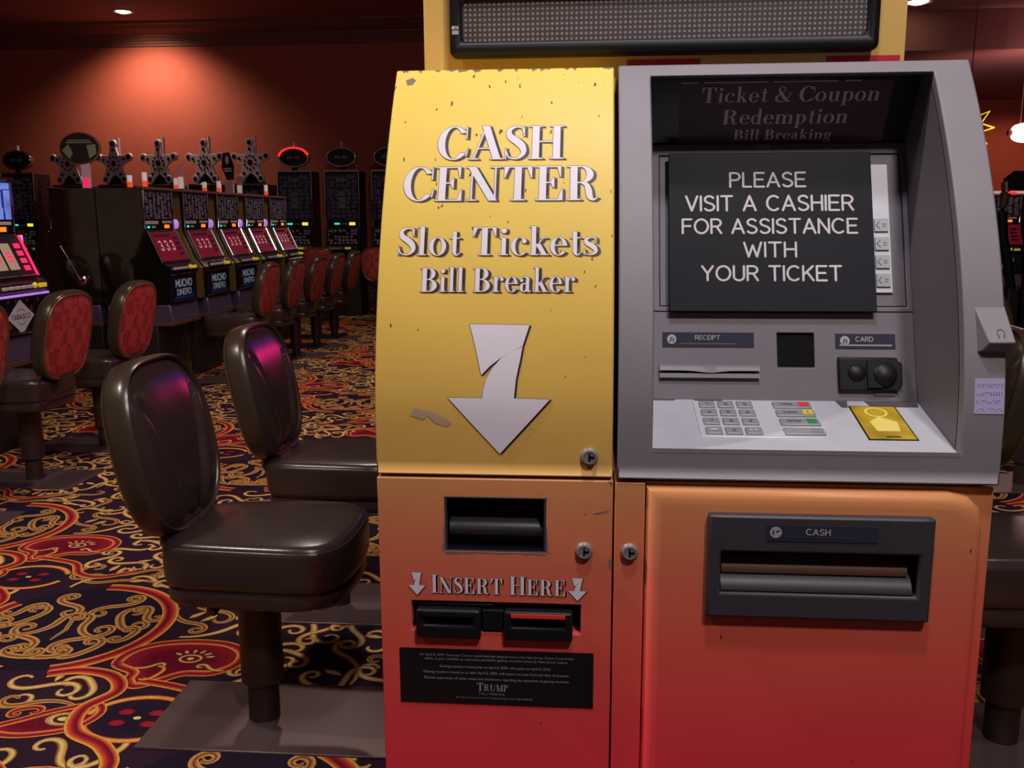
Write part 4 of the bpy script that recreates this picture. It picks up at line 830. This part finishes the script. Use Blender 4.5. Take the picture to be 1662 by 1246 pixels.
# ------------------------------------------------------------------ casino stools
def make_stool():
    """faces +x, post at the origin"""
    t = thing('casino_stool', 'stool', 'chair')
    b = MB(); b.box(-.31, .44, -.19, .19, 0, .008); b.build('base_plate', 'plate', t, bevel=.002)
    b = MB(); b.tube([(0, 0, .008), (0, 0, .40)], .045, 24); b.build('lower_post', 'post', t)
    b = MB(); b.tube([(0, 0, .125), (0, 0, .13), (0, 0, .46)], [.056, .061, .061], 24); b.build('post', 'post', t)
    b = MB(); b.tube([(-.02, -.02, .435), (-.05, -.13, .425), (-.07, -.17, .405)], [.008, .010, .016], 10); b.build('height_lever', 'black', t)
    # seat: rounded, slightly wider at the front, with a lower band and a piped top edge
    def outline(k, n=64):
        o = []
        for i in range(n):
            a = 2*math.pi*i/n; c, s_ = math.cos(a), math.sin(a); e = 2/6.0
            x = .245*math.copysign(abs(c)**e, c); y = .232*math.copysign(abs(s_)**e, s_)
            y *= 1-.14*(1-(x+.245)/.49)-.05*max(0, x/.245)**3
            x += .03*max(0, x/.245)*(1-(y/.232)**2)
            o.append((.035+x*k, y*k))
        return o
    def layers(mb, ls): mb.rings([[(x+0, y, z) for x, y in outline(k)] for k, z in ls])
    b = MB(); layers(b, [(.80, .425), (.93, .427), (.965, .438), (.97, .462), (.955, .478)]); b.build('seat_pan', 'vinyl', t, smooth=50)
    b = MB(); layers(b, [(.955, .478), (.985, .484), (1.0, .50), (1.005, .54), (1.002, .582), (.992, .592), (.980, .5935), (.972, .590), (.963, .595), (.94, .602), (.88, .607), (.6, .611), (.3, .613)]); b.build('seat', 'vinyl', t, smooth=50)
    # boot joining the seat to the backrest
    b = MB(); b.rings([[(x, y, z) for y in ()] for z in ()]) if 0 else None
    rs = []
    for x, z, w_, th in ((-.10, .50, .085, .035), (-.18, .52, .085, .036), (-.215, .565, .08, .034), (-.22, .62, .075, .03), (-.225, .68, .07, .025)):
        d = Vector((-.6, 0, .8)) if x > -.19 else Vector((-.2, 0, 1)); nrm = Vector((d.z, 0, -d.x)).normalized()
        rs.append([(x+nrm.x*a*th, y*w_, z+nrm.z*a*th) for a, y in ((-1, -1), (-1, -.5), (-1, .5), (-1, 1), (1, 1), (1, .5), (1, -.5), (1, -1))])
    b = MB(); b.rings(rs); b.build('back_bracket', 'vinyl', t, smooth=60, bevel=.01)
    # backrest: u across (y), v up the leaning back
    def bo(k, n=72, grow=0.0):
        o = []
        for i in range(n):
            a = 2*math.pi*i/n; c, s_ = math.cos(a), math.sin(a); e = 2/3.5
            u = math.copysign(abs(c)**e, c); v = math.copysign(abs(s_)**e, s_)
            wd = .242*(1-.10*max(0, v)**2-.15*max(0, -v)**2)
            o.append((u*(wd+grow)*k, v*.247*k))
        return o
    def place(u, v, h):      # h: forward (+x) of the mid plane
        lean = .20; ca, sa = math.cos(lean), math.sin(lean)
        x = -.248+h*ca-v*sa-.0; z = .833+v*ca+h*sa
        x += .014*(u/.24)**2
        return (x, u, z)
    b = MB()
    b.rings([[place(u, v, h) for u, v in bo(k)] for k, h in ((.90, -.040), (.955, -.042), (.99, -.036), (1.0, -.025), (1.0, .008), (.99, .024), (.965, .033), (.945, .031), (.932, .022), (.925, .006))], cap=False)
    sh = b.build('back_shell', 'vinyl_shell', t, smooth=60)
    b = MB(); b.rings([[place(u, v, h) for u, v in bo(k)] for k, h in ((.905, -.040), (.925, -.0455), (.945, -.0465), (.962, -.044), (.970, -.038))], cap=False); b.build('back_trim', 'vinyl_rim', sh, smooth=60)
    b = MB(); b.rings([[place(u, v, h) for u, v in bo(k)] for k, h in ((.93, -.034), (.90, -.041), (.8, -.045), (.6, -.048), (.3, -.050))]); b.build('back_fabric', 'fabric', t, smooth=60)
    b = MB(); rs = []
    for k in np.linspace(.925, .02, 30):
        r_ = []
        for u, v in bo(k):
            h = .018+.030*(1-(k/.925)**5)+.012*(1-k)
            vv = v/.255
            c_ = .085+.075*max(0, (.75-vv))*.5-.05*max(0, -vv)   # curved wing seams
            c_ = .055+.10*math.sin(max(0, min(1, (.62-vv)/1.5))*math.pi*.62)-.06*max(0, -.2-vv)
            c_ = .165-.12*max(0, min(1, (.62-vv)/1.55))**.8
            if vv < .64:
                d = (abs(u)-c_); f = min(1, max(0, (.64-vv)*5))
                h -= .020*f*math.exp(-(d/.012)**2); h += .014*f*(1/(1+math.exp(-d/.010)))*(1-k**4)
            r_.append(place(u, v, h))
        rs.append(r_)
    b.rings(rs); b.build('back_pad', 'vinyl', t, smooth=80)
    return t
stool = make_stool()
G_A = 'red backed stools facing the left slot row'
G_F = 'brown stools beside the kiosk'
stool.location = (-.935, 2.454, 0); stool.rotation_euler = (0, 0, 0); stool['label'] = 'nearest brown vinyl stool, its seat fully visible left of the kiosk'; stool['group'] = G_F
dup(stool, (-.935, 3.28, 0), 0, 'second brown vinyl stool, behind the nearest one, seat cut off by the kiosk')
dup(stool, (1.175, 2.49, 0), math.pi, 'brown stool at the right edge, seat and post beside the red cash door')
dup(stool, (1.19, 3.33, 0), math.pi, 'brown stool whose curved backrest shows beside the braille label')
dup(stool, (2.40, 5.12, 0), 0, 'stool with dark red back at the right edge, above the curved brown backrest', 'stools on the right')
AY = [4.08, 4.86, 5.66, 8.16, 8.93, 9.70, 10.47, 11.24]
AL = ['orange red stool back cut by the left picture edge', 'large red fabric stool back beside hot sauce slot machine, second from left edge', 'red fabric stool back in front of the mirrored machine sides', 'red stool back nearest of the five in a receding line', 'second red stool back in the receding line of five', 'third red stool back in the receding line of five', 'fourth red stool back in the receding line of five', 'farthest red stool back in the receding line of five']
for y, lb_ in zip(AY, AL): dup(stool, (-3.12, y, 0), math.pi, lb_, G_A)
for x, lb_ in ((-2.90, 'red stool back facing the wall machines, cut by yellow kiosk door'), (-3.75, 'red stool back facing the wall machines, just behind the receding line'), (-8.25, 'red stool back seen between hot sauce machine and mirrored side')):
    dup(stool, (x, 13.05, 0), math.pi/2, lb_, 'stools facing the wall machines')

# ------------------------------------------------------------------ slot machines (front faces -y, origin on the floor at the glass plane)
def side_profile():
    return [(-.175, .74), (-.185, .98), (-.215, 1.02), (-.205, 1.06), (-.135, 1.09), (-.02, 1.355), (0, 1.38), (0, 1.69), (-.02, 1.72), (.40, 1.72), (.40, .74)]
def make_reel_slot(kind='mucho', lever=False):
    t = thing('slot_machine', 'slot machine', 'slot machine')
    w = .285
    b = MB(); b.prism([(y+(.008 if y < .3 else 0), z-(.004 if z > 1.7 else 0)) for y, z in side_profile()], -w+.006, w-.006, 'x'); b.build('cabinet', 'cab', t, smooth=20)
    for s_ in (-1, 1):
        b = MB(); b.prism(side_profile(), s_*w, s_*(w-.008), 'x'); b.build('side_panel', 'mirror', t, smooth=20)
    # stand
    b = MB(); b.box(-w, w, -.06, .375, 0, .56); b.build('stand', 'stand', t, bevel=.004)
    b = MB(); b.prism([(-.20, .59), (-.185, .735), (.37, .735), (.37, .59)], -w, w, 'x'); b.build('kick_panel', 'kick', t, bevel=.004)
    b = MB(); b.box(-w, w, -.205, .37, .555, .588); b.build('stand_edge', 'wood', t, bevel=.003)
    # top pay glass, chrome trims
    b = MB(); b.box(-w+.02, w-.02, -.004, .02, 1.46, 1.69); b.build('pay_glass', {'mucho': 'paytab', 'sauce': 'bluescr', 'pink': 'violet'}[kind], t)
    b = MB(); b.box(-w, w, -.03, .05, 1.705, 1.73); b.build('top_trim', 'chrome' if kind != 'mucho' else 'crown', t, bevel=.005)
    for s_ in (-1, 1):
        b = MB(); b.tube([(s_*(w-.008), -.008, 1.38), (s_*(w-.008), -.010, 1.55), (s_*(w-.008), -.008, 1.70)], .010, 8); b.build('chrome_edge', 'chrome', t)
    b = MB(); b.box(-w+.02, w-.02, -.006, .02, 1.375, 1.455)
    b.box(-w+.03, -.02, -.009, .0, 1.418, 1.446, 1); b.box(.06, w-.04, -.009, 0, 1.425, 1.446, 1)
    b.box(-w+.06, -w+.10, -.009, 0, 1.385, 1.402, 2); b.box(-w+.14, -w+.21, -.009, 0, 1.385, 1.402, 1)
    b.box(.10, .19, -.009, 0, 1.382, 1.412, 3)
    b.build('display_strip', ['blackm', 'btnw', 'teal', 'amber'], t)
    # sloping reel glass: u across, v up the slope
    A = Vector((0, -.135, 1.095)); Bv = Vector((0, -.022, 1.355)); nn = Vector((0, -.26, .113)).normalized()
    def slope(x, y, v):
        p = A+(Bv-A)*v+nn*(-y); return (x, p.y, p.z)
    b = MB(); b.plate(-w+.02, w-.02, .02, .98, .004, y=-.001); rg = b.build('reel_glass', {'mucho': 'reel', 'sauce': 'stand', 'pink': 'magenta'}[kind], t, fn=slope)
    if kind == 'mucho':
        b = MB()
        for k in range(3):
            x = -.14+k*.11; b.flat(fit(sans('3', 0, 1, 0, 1, w=.2), x-.032, x+.032, .36, .70), 0, y=-.003)
        for q in range(4): b.flat([[(.15, .2+.17*q), (.235, .2+.17*q), (.235, .3+.17*q), (.15, .3+.17*q)]], 1, y=-.003)
        b.flat([[(-.2, .82), (.12, .82), (.12, .9), (-.2, .9)]], 1, y=-.003); b.build('reel_print', ['reelw', 'stand'], rg, fn=slope, smooth=0)
    elif kind == 'sauce':
        for k in range(3):
            b = MB(); x = -.17+k*.125; b.plate(x-.05, x+.05, .18, .82, .004, y=-.006); b.flat(fit(sans('B', 0, 1, 0, 1, w=.2), x-.025, x+.025, .38, .62), 1, y=-.0085); b.build('reel', ['cream', 'pinkled'], rg, fn=slope, bevel=.003)
        b = MB(); b.flat([[(.175, .15+.18*q), (.24, .15+.18*q), (.24, .27+.18*q), (.175, .27+.18*q)] for q in range(4)], 0, y=-.005); b.build('reel_print', 'pinkled', rg, fn=slope, smooth=0)
    for s_ in (-1, 1):
        b = MB(); b.tube([slope(s_*(w-.01), -.008, 0), slope(s_*(w-.01), -.008, 1)], .009, 8); b.build('chrome_edge', 'chrome' if kind != 'sauce' else 'pinkled', t)
    b = MB(); b.tube([(-w+.03, -.150, 1.100), (w-.03, -.150, 1.100)], .008, 8); b.build('coin_rail', 'chrome', t)
    # button deck
    b = MB(); b.prism([(-.212, 1.025), (-.204, 1.062), (-.15, 1.085), (-.14, 1.07), (-.19, 1.02)], -w+.01, w-.01, 'x'); dk = b.build('button_deck', 'cab', t)
    for k in range(5):
        x = -.20+k*.065; b = MB(); b.box(x-.022, x+.022, -.226, -.205, 1.030, 1.052); b.build('button', 'btnw', dk, bevel=.004)
    b = MB(); b.box(.155, .225, -.228, -.205, 1.028, 1.056); b.build('button', 'btn', dk, bevel=.004)
    b = MB(); b.ball((.115, -.212, 1.045), (.022, .014, .02)); b.build('button', 'btn', dk)
    # belly glass
    b = MB(); b.box(-w+.02, w-.02, -.192, -.175, .765, .975); bg = b.build('belly_glass', {'mucho': 'belly', 'sauce': 'flame', 'pink': 'belly'}[kind], t)
    b = MB(); b.tube([(-w+.01, -.198, .757), (w-.01, -.198, .757)], .009, 8); b.build('belly_rail', 'chrome', t)
    b = MB(); b.tube([(-w+.01, -.200, .990), (w-.01, -.200, .990)], .008, 8); b.build('belly_rail', 'chrome' if kind != 'sauce' else 'lilac', t)
    if kind == 'mucho':
        b = MB(); b.flat(sans('MUCHO', -.17, .17, .875, .945, w=.26), 0, y=-.1945); b.flat(sans('DINERO', -.15, .15, .805, .862, w=.22), 0, y=-.1945); b.flat([[(-.2, .775), (.2, .775), (.2, .800), (-.2, .800)]], 1, y=-.1940); b.build('belly_print', ['bellyw', 'bellyb'], bg, smooth=0)
    if kind == 'sauce':
        b = MB(); b.flat([[(-.175, .858), (-.035, .75), (.105, .858), (-.035, .966)]], 0, y=-.1945)
        b.flat(sans('TABASCO', -.135, .065, .842, .876, w=.17), 1, y=-.1950)
        b.flat(stroke_polys(arc(-.035, .858, .052, .048, 35, 145, 12), .004)+stroke_polys(arc(-.035, .858, .052, .048, 215, 325, 12), .004), 1, y=-.1950)
        b.build('diamond_label', ['label_w', 'txtdark'], bg, smooth=0, label='white diamond label reading TABASCO')
        b = MB(); b.box(w-.004, w+.012, -.05, -.02, 1.24, 1.36); b.build('light_strip', 'lilac', t, bevel=.004)
    if lever:
        # long-handled pull arm on the player's right side
        b = MB(); b.ball((w+.02, .24, .95), (.025, .05, .05)); hub = b.build('lever_hub', 'chrome', t)
        b = MB(); b.tube([(w+.04, .24, .95), (w+.05, .17, 1.10), (w+.05, .09, 1.25)], .007, 8); la = b.build('lever_arm', 'chrome', t)
        b = MB(); b.ball((w+.05, .085, 1.262), .022); b.build('knob', 'black', la)
    return t
def tower(parent_pos, h, label, big=False):
    t = thing('tower_light', label, 'light', parent_pos, 0, 'small beacon tubes on the slot row')
    b = MB(); b.tube([(0, 0, 0), (0, 0, h*.45)], .024, 12); b.build('lower_lens', 'towero', t)
    b = MB(); b.tube([(0, 0, h*.45), (0, 0, h)], .022, 12); b.build('upper_lens', 'towerw', t)
G_M = 'reel slot machines in the receding row'
AX = -3.73
mm = make_reel_slot('mucho'); MY = [7.925+.795*k for k in range(5)]
ML = ['nearest of five receding slot machines, beside the mirrored panel', 'second of the five receding slot machines', 'third of the five receding slot machines, middle one', 'fourth of the five receding slot machines', 'farthest of the five receding slot machines']
mm.location = (AX, MY[0], 0); mm.rotation_euler = (0, 0, math.pi/2); mm['label'] = ML[0]; mm['group'] = G_M
for y, l_ in zip(MY[1:], ML[1:]): dup(mm, (AX, y, 0), math.pi/2, l_)
mb_ = make_reel_slot('mucho', True); mb_.location = (AX-.81, MY[0], 0); mb_.rotation_euler = (0, 0, -math.pi/2); mb_['label'] = 'slot machine with mirrored side and pull lever, backing onto the receding row'
for k in range(4):
    y = MY[k]+.3975; t = thing('divider_panel', ['olive divider between nearest and second machine', 'olive divider between second and middle machine', 'olive divider between middle and fourth machine', 'olive divider between fourth and farthest machine'][k], 'divider', (AX, y, 0), 0, 'olive dividers between the receding slot machines')
    b = MB(); b.prism([(.0, .74), (.17, .74), (.17, 1.02), (.10, 1.1), (-.01, 1.36), (-.015, 1.715), (-.36, 1.715), (-.36, 0), (.0, 0)], -.095, .095, 'y'); b.build('panel', 'olive' , t, bevel=.003)
    b = MB(); b.box(-.02, .03, -.1, .1, 1.708, 1.73); b.build('top_trim', 'crown', t)
    b = MB(); b.ball((0, -.06, 1.415), (.03, .03, .045)); b.build('lamp', 'lilac', t)
sauce = make_reel_slot('sauce'); sauce.location = (AX, 5.56, 0); sauce.rotation_euler = (0, 0, math.pi/2); sauce['label'] = 'slot machine with hot sauce diamond label and blue screen at the left edge'
CX0 = -.26; G_P = 'slot machines behind the kiosk facing the brown stools'
for y, l_ in ((2.45, 'slot machine behind the kiosk facing the nearest brown stool'), (3.28, 'slot machine behind the kiosk facing the second brown stool')): dup(mm, (CX0, y, 0), -math.pi/2, l_, G_P)
dup(mm, (AX-.84, 5.56, 0), -math.pi/2, 'slot machine back to back with the hot sauce machine, seen only mirrored', 'west facing slot machines')
for y, l_ in ((5.66, 'stool seen only in the mirrored panel, right one'), (4.86, 'stool seen only in the mirrored panel, left one')): dup(stool, (AX-1.50, y, 0), 0, l_, 'stools seen only in the mirror')
pk = make_reel_slot('pink'); pk.location = (CX0, 4.93, 0); pk.rotation_euler = (0, 0, -math.pi/2); pk['label'] = 'pink glowing slot machine third behind the kiosk'; pk['group'] = G_P
dup(pk, (CX0, 6.25, 0), -math.pi/2, 'pink glowing slot machine farthest behind the kiosk')
for y, l_ in ((2.45, 'slot machine behind the kiosk facing the right edge stool'), (3.28, 'slot machine behind the kiosk facing the brown backrest at right')):
    c = dup(mm, (.60, y, 0), math.pi/2, l_, 'slot machines behind the kiosk facing right')
# little beacons and signs along the top of the row
for x, y, h, l_ in ((-3.90, 7.80, .10, 'small orange and white beacon, leftmost above mirrored panel'), (-3.83, 7.93, .13, 'taller orange and white beacon above mirrored panel'), (-3.86, 8.62, .11, 'small beacon beside the pink acrylic strip'), (-3.86, 9.28, .10, 'small beacon between third and fourth star'), (-3.84, 9.60, .12, 'yellowish beacon under the fourth star'), (-3.84, 11.05, .13, 'beacon farthest right, below the fifth star')):
    tower((x, y, 1.73), h, l_)
def strip_stand(x, y, h, label):
    t = thing('acrylic_stand', label, 'sign stand', (x, y, 1.73), 0, 'acrylic strips on the slot row')
    b = MB(); b.box(-.032, .032, -.006, .006, 0, h); b.build('strip', 'acry', t, bevel=.002)
    b = MB(); b.box(-.025, .025, -.010, -.006, .015, h*.5); b.build('insert', 'towerw', t)
strip_stand(-3.80, 8.60, .24, 'tall pink acrylic strip left of the third star'); strip_stand(-3.86, 10.25, .20, 'pink acrylic strip left of the fifth star')
t = thing('oval_sign', 'large oval sign with gold rim on white post above mirrored panel', 'sign', (-4.27, 7.78, 1.72))
b = MB(); b.box(-.038, .038, -.01, .01, 0, .22); b.box(-.028, .028, -.013, -.010, .01, .09, 1); b.build('post', ['paper', 'pinkled'], t, bevel=.003)
b = MB(); b.ellipse(-.035, .335, .182, .135, -.012, .012); b.build('rim', 'signgold', t, bevel=.003)
b = MB(); b.ellipse(-.035, .335, .172, .126, -.016, -.012); b.build('face', 'signbrown', t)
b = MB(); b.flat([[(-.14, .395), (.07, .395), (.06, .405), (-.13, .405)], [(-.15, .378), (.08, .378), (.08, .388), (-.15, .388)]], 0, y=-.017); b.flat([[(-.19, .32), (-.13, .37), (-.095, .30), (-.125, .245)], [(.03, .36), (.11, .37), (.115, .29), (.05, .25)]], 1, y=-.017); b.build('print', ['signpaper', 'signpaper'], t, smooth=0)
t = thing('pointed_sign', 'narrow black pointed sign on post between fourth and fifth star', 'sign', (-3.88, 10.0, 1.73))
b = MB(); b.box(-.045, .045, -.01, .01, 0, .16); b.build('post', 'acry', t)
b = MB(); b.prism([(-.02, .15), (.05, .15), (.06, .30), (.015, .44), (-.05, .43), (-.07, .28)], -.014, .014, 'y'); b.ellipse(-.005, .36, .02, .045, -.017, -.014, mi=1); b.box(-.05, .04, -.017, -.014, .26, .275, 1); b.box(-.04, .04, -.017, -.014, .235, .25, 1); b.build('face', ['black', 'btnw'], t)

# wall row: upright machines facing the room, some with oval toppers, some with sheriff stars
def make_upright(T=2.17):
    t = thing('video_slot_machine', 'upright', 'slot machine'); w = .26
    b = MB(); b.box(-w, w, -.08, .45, 0, .78); b.build('stand', 'stand', t, bevel=.004)
    b = MB(); b.prism([(-.10, .78), (-.14, 1.0), (-.06, 1.08), (0, 1.30), (.0, T), (.45, T), (.45, .78)], -w, w, 'x'); b.build('cabinet', 'cab', t, smooth=20)
    b = MB(); b.box(-w+.03, w-.03, -.006, .01, 1.46, T-.05); b.build('video_glass', 'topglass', t)
    for k in range(3):
        b = MB(); b.box(-.045, .045, -.012, -.006, 1.62+k*.09, 1.69+k*.09); b.build('reel_window', 'btnw' if 0 else 'ovaltxt', t) if k != 1 else b.build('reel_window', 'ovaltxt', t)
    b = MB(); b.box(-.08, .08, -.012, -.006, T-.15, T-.11); b.build('title_plate', 'ovaltxt', t)
    for s_ in (-1, 1): b = MB(); b.tube([(s_*w, -.006, 1.34), (s_*w, -.012, 1.75), (s_*w, -.006, T+.01)], .011, 8); b.build('chrome_edge', 'chrome', t)
    b = MB(); b.box(-w, w, -.01, .01, T-.01, T+.015); b.build('top_trim', 'chrome', t, bevel=.004)
    b = MB(); b.box(-w+.03, w-.03, -.01, .02, 1.34, 1.43); b.box(-.13, -.05, -.014, -.008, 1.375, 1.40, 1); b.box(.10, .19, -.014, -.008, 1.365, 1.41, 2); b.box(-.03, .08, -.014, -.008, 1.375, 1.395, 3); b.build('display_strip', ['blackm', 'teal', 'amber2', 'sgry'], t)
    b = MB(); b.add([(-w+.03, -.066, 1.09), (w-.03, -.066, 1.09), (w-.03, -.006, 1.31), (-w+.03, -.006, 1.31)], [(0, 1, 2, 3)]); b.build('key_panel', 'keys', t, smooth=0)
    b = MB(); b.box(-w+.02, w-.02, -.17, -.10, 1.0, 1.045); b.build('button_deck', 'chrome', t, bevel=.008)
    b = MB(); b.box(.06, .15, -.176, -.16, 1.01, 1.04); b.build('button', 'btn', t, bevel=.004)
    b = MB(); b.box(-.10, .0, -.112, -.09, .84, .96); b.build('ticket_port', 'kick', t)
    return t
def oval_topper(t, neon):
    b = MB(); b.ellipse(0, 2.375, .235, .150, .02, .10, 36); o = b.build('topper', 'chrome', t, bevel=.01)
    b = MB(); b.ellipse(0, 2.375, .212, .128, .012, .02, 36); b.build('lens', 'oval', o)
    b = MB(); b.flat(sans('PRIZES' if neon else 'GRAND', -.10, .10, 2.355, 2.395, w=.16), 0, y=.011) if 0 else b.flat([[(-.10, 2.355), (-.01, 2.355), (-.02, 2.395), (-.09, 2.395)], [(.01, 2.355), (.10, 2.355), (.09, 2.395), (.02, 2.395)]], 0, y=.011); b.build('print', 'ovaltxt', o, smooth=0)
    if neon: b = MB(); b.rings([[((rr)*.235*math.cos(a), y, 2.375+rr*.15*math.sin(a)) for rr, y in ((1.02, .012), (1.02, .03), (.86, .03), (.86, .005))] for a in np.linspace(R(15), R(172), 30)], cap=True); b.build('neon_arc', 'redneon', o)
    b = MB(); b.tube([(0, .08, 2.51), (0, .08, 2.60)], .022, 10); b.build('beacon', 'btnw', t)
    b = MB(); b.box(-.04, .04, .03, .09, 2.17, 2.24); b.build('neck', 'cab', t)
def star_topper(t):
    root = MB(); pts = []
    ang = R(-14); n = 5; Ro, Ri = .285, .150
    for k in range(10):
        a = R(90)+k*math.pi/5; r_ = Ro if k % 2 == 0 else Ri
        if k % 2 == 0:
            for da in (-.16, .16): pts.append((r_*math.cos(a+da), r_*math.sin(a+da)))
        else: pts.append((r_*math.cos(a), r_*math.sin(a)))
    root.prism(pts, -.02, .02, 'y')
    for k in range(5):
        a = R(90)+k*2*math.pi/5; root.ellipse(.295*math.cos(a), .295*math.sin(a), .062, .062, -.022, .022, 20)
    cz = 2.31; ca, sa = math.cos(ang), math.sin(ang)
    rot = lambda x, y, z: (x*ca-y*sa, .06+x*sa+y*ca, cz+z)
    st = root.build('star_topper', 'star', t, fn=rot, bevel=.004)
    L_ = [(0, 0, .045)]+[(.10*math.cos(R(90+36*k)), .10*math.sin(R(90+36*k)), .017) for k in range(10)]
    for k in range(5):
        a = R(90)+k*2*math.pi/5
        for r_, q in ((.20, .024), (.295, .036)): L_.append((r_*math.cos(a), r_*math.sin(a), q))
    for x, z, q in L_:
        b = MB(); b.ellipse(x, z, q, q, -.026, -.018, 14); b.build('lens', 'lens', st, fn=rot)
    b = MB(); b.box(-.15, .15, .1, .3, 1.985, 2.02); b.prism([(-.14, 2.01), (.14, 2.01), (.10, 2.14), (0, 2.20), (-.10, 2.14)], .12, .26, 'y'); b.build('topper_base', 'blackm', t)
    b = MB(); b.tube([(.06, .12, 2.20), (.06, .12, 2.70)], .022, 10); b.build('beacon', 'star', t)
up0 = make_upright(); G_W = 'upright slot machines along the back wall'
# keep a bare copy source: star machines first, ovals from a second prototype
up1 = make_upright(1.98); oval_topper(up0, False); star_topper(up1)
for i, x in enumerate((-7.99, -7.25, -6.54, -5.82, -5.10)):
    l_ = ['wall machine topped by the star half hidden behind the oval sign', 'wall machine topped by second star from the left', 'wall machine topped by the third star from the left', 'wall machine topped by the fourth star from the left', 'wall machine topped by the fifth star, nearest the neon oval'][i]
    if i == 0: up1.location = (x, 14, 0); up1['label'] = l_; up1['group'] = G_W
    else: dup(up1, (x, 14, 0), 0, l_)
up0.location = (-8.80, 14.0, 0); up0['label'] = 'wall machine with dark oval topper at the far left'; up0['group'] = G_W
dup(up0, (-3.69, 14, 0), 0, 'wall machine with unlit dark oval topper, second right of the stars')
dup(up0, (-2.97, 14, 0), 0, 'wall machine with silver oval topper cut off by the kiosk')
dup(up0, (-2.25, 14, 0), 0, 'wall machine hidden behind the kiosk, right of the silver oval')
c = dup(up0, (-4.42, 14, 0), 0, 'wall machine with red neon oval topper beside the last star')
for ch in c.children:
    if ch.name.startswith('topper') and not ch.name.startswith('topper_b'):
        b = MB(); b.rings([[(rr*.235*math.cos(a), y, 2.375+rr*.15*math.sin(a)) for rr, y in ((1.03, .010), (1.03, .03), (.88, .03), (.88, .005))] for a in np.linspace(R(15), R(172), 30)]); b.build('neon_arc', 'redneon', ch)
for x in (-8.05+.0,): pass

# ------------------------------------------------------------------ right-hand distance
for x, l_ in ((5.20, 'distant slot machine with lit top edge, beyond the upper silver fascia'), (5.86, 'distant slot machine under the white slanted topper, right edge')):
    t = make_reel_slot('mucho'); t.location = (x, 12.4, 0); t['label'] = l_; t['group'] = 'slot machines in the right distance'
    b = MB(); b.box(-.36, .36, -.03, .02, 1.735, 1.77); b.build('light_bar', 'towerw', t)
    b = MB(); b.box(.10, .2, -.034, .0, 1.735, 1.765); b.build('red_light', 'redneon', t)
t = thing('pull_lever', 'dark slanting pull lever with chrome collar beside silver fascia', 'lever', (3.92, 8.9, 0))
b = MB(); b.box(-.05, .05, -.05, .05, 0, .8); b.build('pedestal', 'stand', t, bevel=.01)
b = MB(); b.tube([(0, 0, .76), (-.06, 0, 1.05), (-.12, 0, 1.26), (-.15, 0, 1.49), (-.14, 0, 1.54)], [.04, .045, .045, .05, .03], 12); b.build('arm', 'black', t)
b = MB(); b.tube([(-.145, 0, 1.53), (-.13, 0, 1.66), (-.13, 0, 1.67)], [.03, .045, .02], 12); b.build('handle', 'wood', t)
b = MB(); b.tube([(-.13, 0, 1.67), (-.14, 0, 1.76)], .035, 12); b.build('collar', 'chrome', t)
t = thing('white_topper', 'slanted white topper shape at the right edge', 'topper', (5.50, 12.4, 1.77))
b = MB(); b.prism([(-.20, 0), (.25, 0), (.45, .22), (-.1, .25), (-.22, .15)], 0, .1, 'y'); b.build('body', 'blackm', t)
b = MB(); b.prism([(-.02, .22), (.10, .24), (.30, .03), (.20, .02)], -.02, 0, 'y'); b.build('stripe', 'paper', t)
t = thing('hanging_sign', 'glowing pinkish white rounded sign hanging from rod at right', 'sign', (4.82, 10.45, 2.32))
b = MB(); b.prism([(x, z) for x, z in [(.36*math.copysign(abs(math.cos(R(a)))**.45, math.cos(R(a))), .105*math.copysign(abs(math.sin(R(a)))**.6, math.sin(R(a)))) for a in range(0, 360, 10)]], -.05, .05, 'y'); b.build('lit_body', 'signglow', t, bevel=.02)
b = MB(); b.tube([(-.40, .01, 0), (.40, .01, 0)], .03, 14); b.build('tube_end', 'redneon', t) if 0 else b.build('frame_tube', 'crown', t)
b = MB(); b.tube([(-.27, .03, .09), (-.27, .03, 1.28)], .006, 8); b.build('hanging_rod', 'crown', t)
t = thing('starburst_sign', 'gold starburst outline sign peeking out behind silver fascia', 'sign', (3.69, 9.6, 2.30))
pts = [((.24 if k % 2 == 0 else .12)*math.cos(R(k*20)), (.24 if k % 2 == 0 else .12)*math.sin(R(k*20))) for k in range(18)]
b = MB(); b.tube([(x, 0, z) for x, z in pts+pts[:1]], .008, 6); b.build('outline', 'amber2', t)
b = MB(); b.prism([(x*.7, z*.7) for x, z in pts], .01, .02, 'y'); b.build('panel', 'black', t)
b = MB(); b.tube([(0, .02, 0), (0, .02, 1.3)], .006, 6); b.build('hanging_rod', 'chrome', t)
spot('wall_spot_right', (6.3, 13.3, 2.95), (6.3, 15.0, 2.0), 60, (1.0, 0.5, 0.3), 62)
spot('sign_glow_light', (4.9, 10.3, 2.5), (5.3, 12.4, 3.3), 40, (1.0, 0.55, 0.5), 160)
